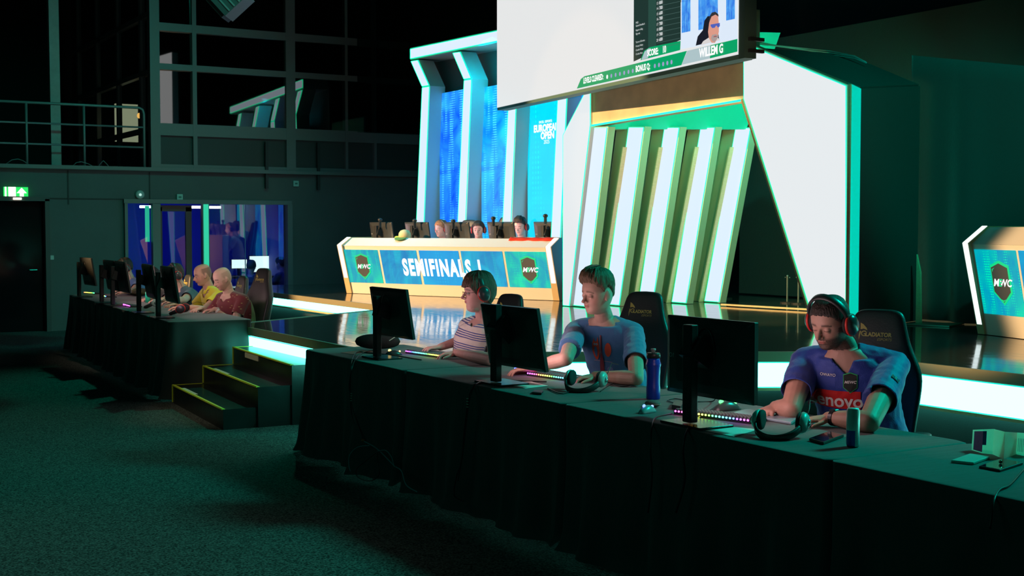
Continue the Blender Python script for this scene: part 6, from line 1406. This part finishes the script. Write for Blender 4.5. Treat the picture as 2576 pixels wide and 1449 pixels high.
# --- three players behind the stage desk --------------------------------------
def stagep(id_, label, px, py, yaw, hy, back, shirt, **k):
    b_ = Vector((dP.x, dP.y, 0)) - dn*back; h_ = onp(px, py, b_, dn); hc = Vector(h_); F = dirdeg(yaw); N_ = hc - F*.05 - V(0,0,.165); pel = V(N_.x, N_.y, N_.z-.44) - F*.1
    d = dict(id=id_, label=label, hc=hc, N=N_, pel=pel, yaw=yaw, hy=hy, hp=6, far=True, shirt=shirt, wl=N_+F*.32-dirdeg(yaw+90)*-.15+V(0,0,-.27), wr=N_+F*.32-dirdeg(yaw+90)*.15+V(0,0,-.27), hdl=F, hdr=F, floor=DZ, low=1, skin=(.66,.42,.33), lid=.3, hair=(.02,.015,.012), vox=.0075); d.update(k); return person(d)
fy = math.degrees(math.atan2(dn.y, dn.x))
R1 = stagep('fair', 'fair-haired player half hidden behind the middle stage desk monitor', 1110, 577, fy, fy-12, .66, fabric('beige_tee', (.62,.50,.42), .8), style='crop', thick=.012, hair=(.28,.13,.06), beard=.2)
R2 = stagep('dark', 'black-haired player in a dark top with headphones behind the stage desk', 1203, 578, fy+22, fy+26, .66, fabric('plum_tee', (.05,.03,.045), .8), style='crop', thick=.011, hscale=.95)
R3 = stagep('sky', 'dark-haired player in a light blue top with headphones behind the stage desk', 1309, 571, fy+14, fy+6, .66, fabric('sky_blue_tee', (.16,.45,.80), .8), style='side', thick=.010, hp=14)
wear_headset(R2, HSR, False, 'black and red headphones worn by the player in the dark top on stage', .1, .98)
wear_headset(R3, HSR, False, 'black and red headphones worn by the player in light blue on stage', .1, 1.04)
wear_headset(R1, HSR, False, 'red headphones worn by the fair-haired player on stage', .1, 1.04)
for (px, py), lab in zip(((1143, 552), (1240, 544), (1366, 548)), ('behind the fair-haired stage player', 'between the dark-topped and light blue stage players', 'at the right end of the stage desk')):
    b_ = Vector((dP.x, dP.y, 0)) - dn*.72; q = onp(px, py, b_, dn); chair(q.x, q.y, fy, 'black gaming chair top showing '+lab, z=DZ-.02+max(-.4, q.z-1.28-DZ+.02) if False else q.z-1.28)
# --- control room --------------------------------------------------------------
def roomp(id_, label, px, py, Y, yaw, shirt, **k):
    hc = aty(px, py, Y); F = dirdeg(yaw); N_ = hc - F*.05 - V(0,0,.165); pel = V(N_.x, N_.y, N_.z-.46) - F*.12
    d = dict(id=id_, label=label, hc=hc, N=N_, pel=pel, yaw=yaw, hy=yaw, hp=5, far=True, shirt=shirt, wl=N_+F*.34+dirdeg(yaw+90)*.16+V(0,0,-.27), wr=N_+F*.34-dirdeg(yaw+90)*.16+V(0,0,-.27), hdl=F, hdr=F, vox=.012, skin=(.5,.33,.27), hair=(.02,.02,.02), style='crop', thick=.012, lid=1.0); d.update(k); return person(d)
C1 = roomp('op1', 'operator with dark hair bent over lit screens in the blue control room', 632, 672, 23.3, 60, fabric('navy_top', (.02,.03,.06), .8), hp=15)
C2 = roomp('op2', 'blue-lit operator seated at the right edge of the control room', 705, 664, 23.6, 120, fabric('navy_top2', (.03,.04,.09), .8))
dk = thing('control_desk', 'dark desk carrying screens in the blue control room', 'desk', (7.7, 24.3, 0)); MB().box((7.6, 24.3, .70), (3.0, .7, .04)).build('desktop', M_BLACK, dk)
for sx_ in (6.2, 9.0): MB().box((sx_, 24.3, .34), (.05, .6, .68)).build('desk_leg', M_BLACK, dk)
for px, w_, lab in ((602, .30, 'left'), (662, .55, 'right')):
    q = aty(px, 664, 24.35); t = thing('lit_screen', 'bright %s computer screen glowing in the control room' % lab, 'screen', (q.x, q.y, .72)); MB().box((q.x, q.y+.02, q.z), (w_+.03, .03, w_*.62)).build('housing', M_BLACK, t); MB().box((q.x, q.y, q.z), (w_, .01, w_*.56)).build('picture', mat('screen_pic_'+lab, (.1,.1,.1), .4, emis=(.7,.85,.8), es=1.6), t); MB().box((q.x, q.y+.03, (q.z+.72)/2), (.05, .03, q.z-.72)).build('stand', M_BLACK, t)
# right-hand person reflected shapes are left to the glass itself
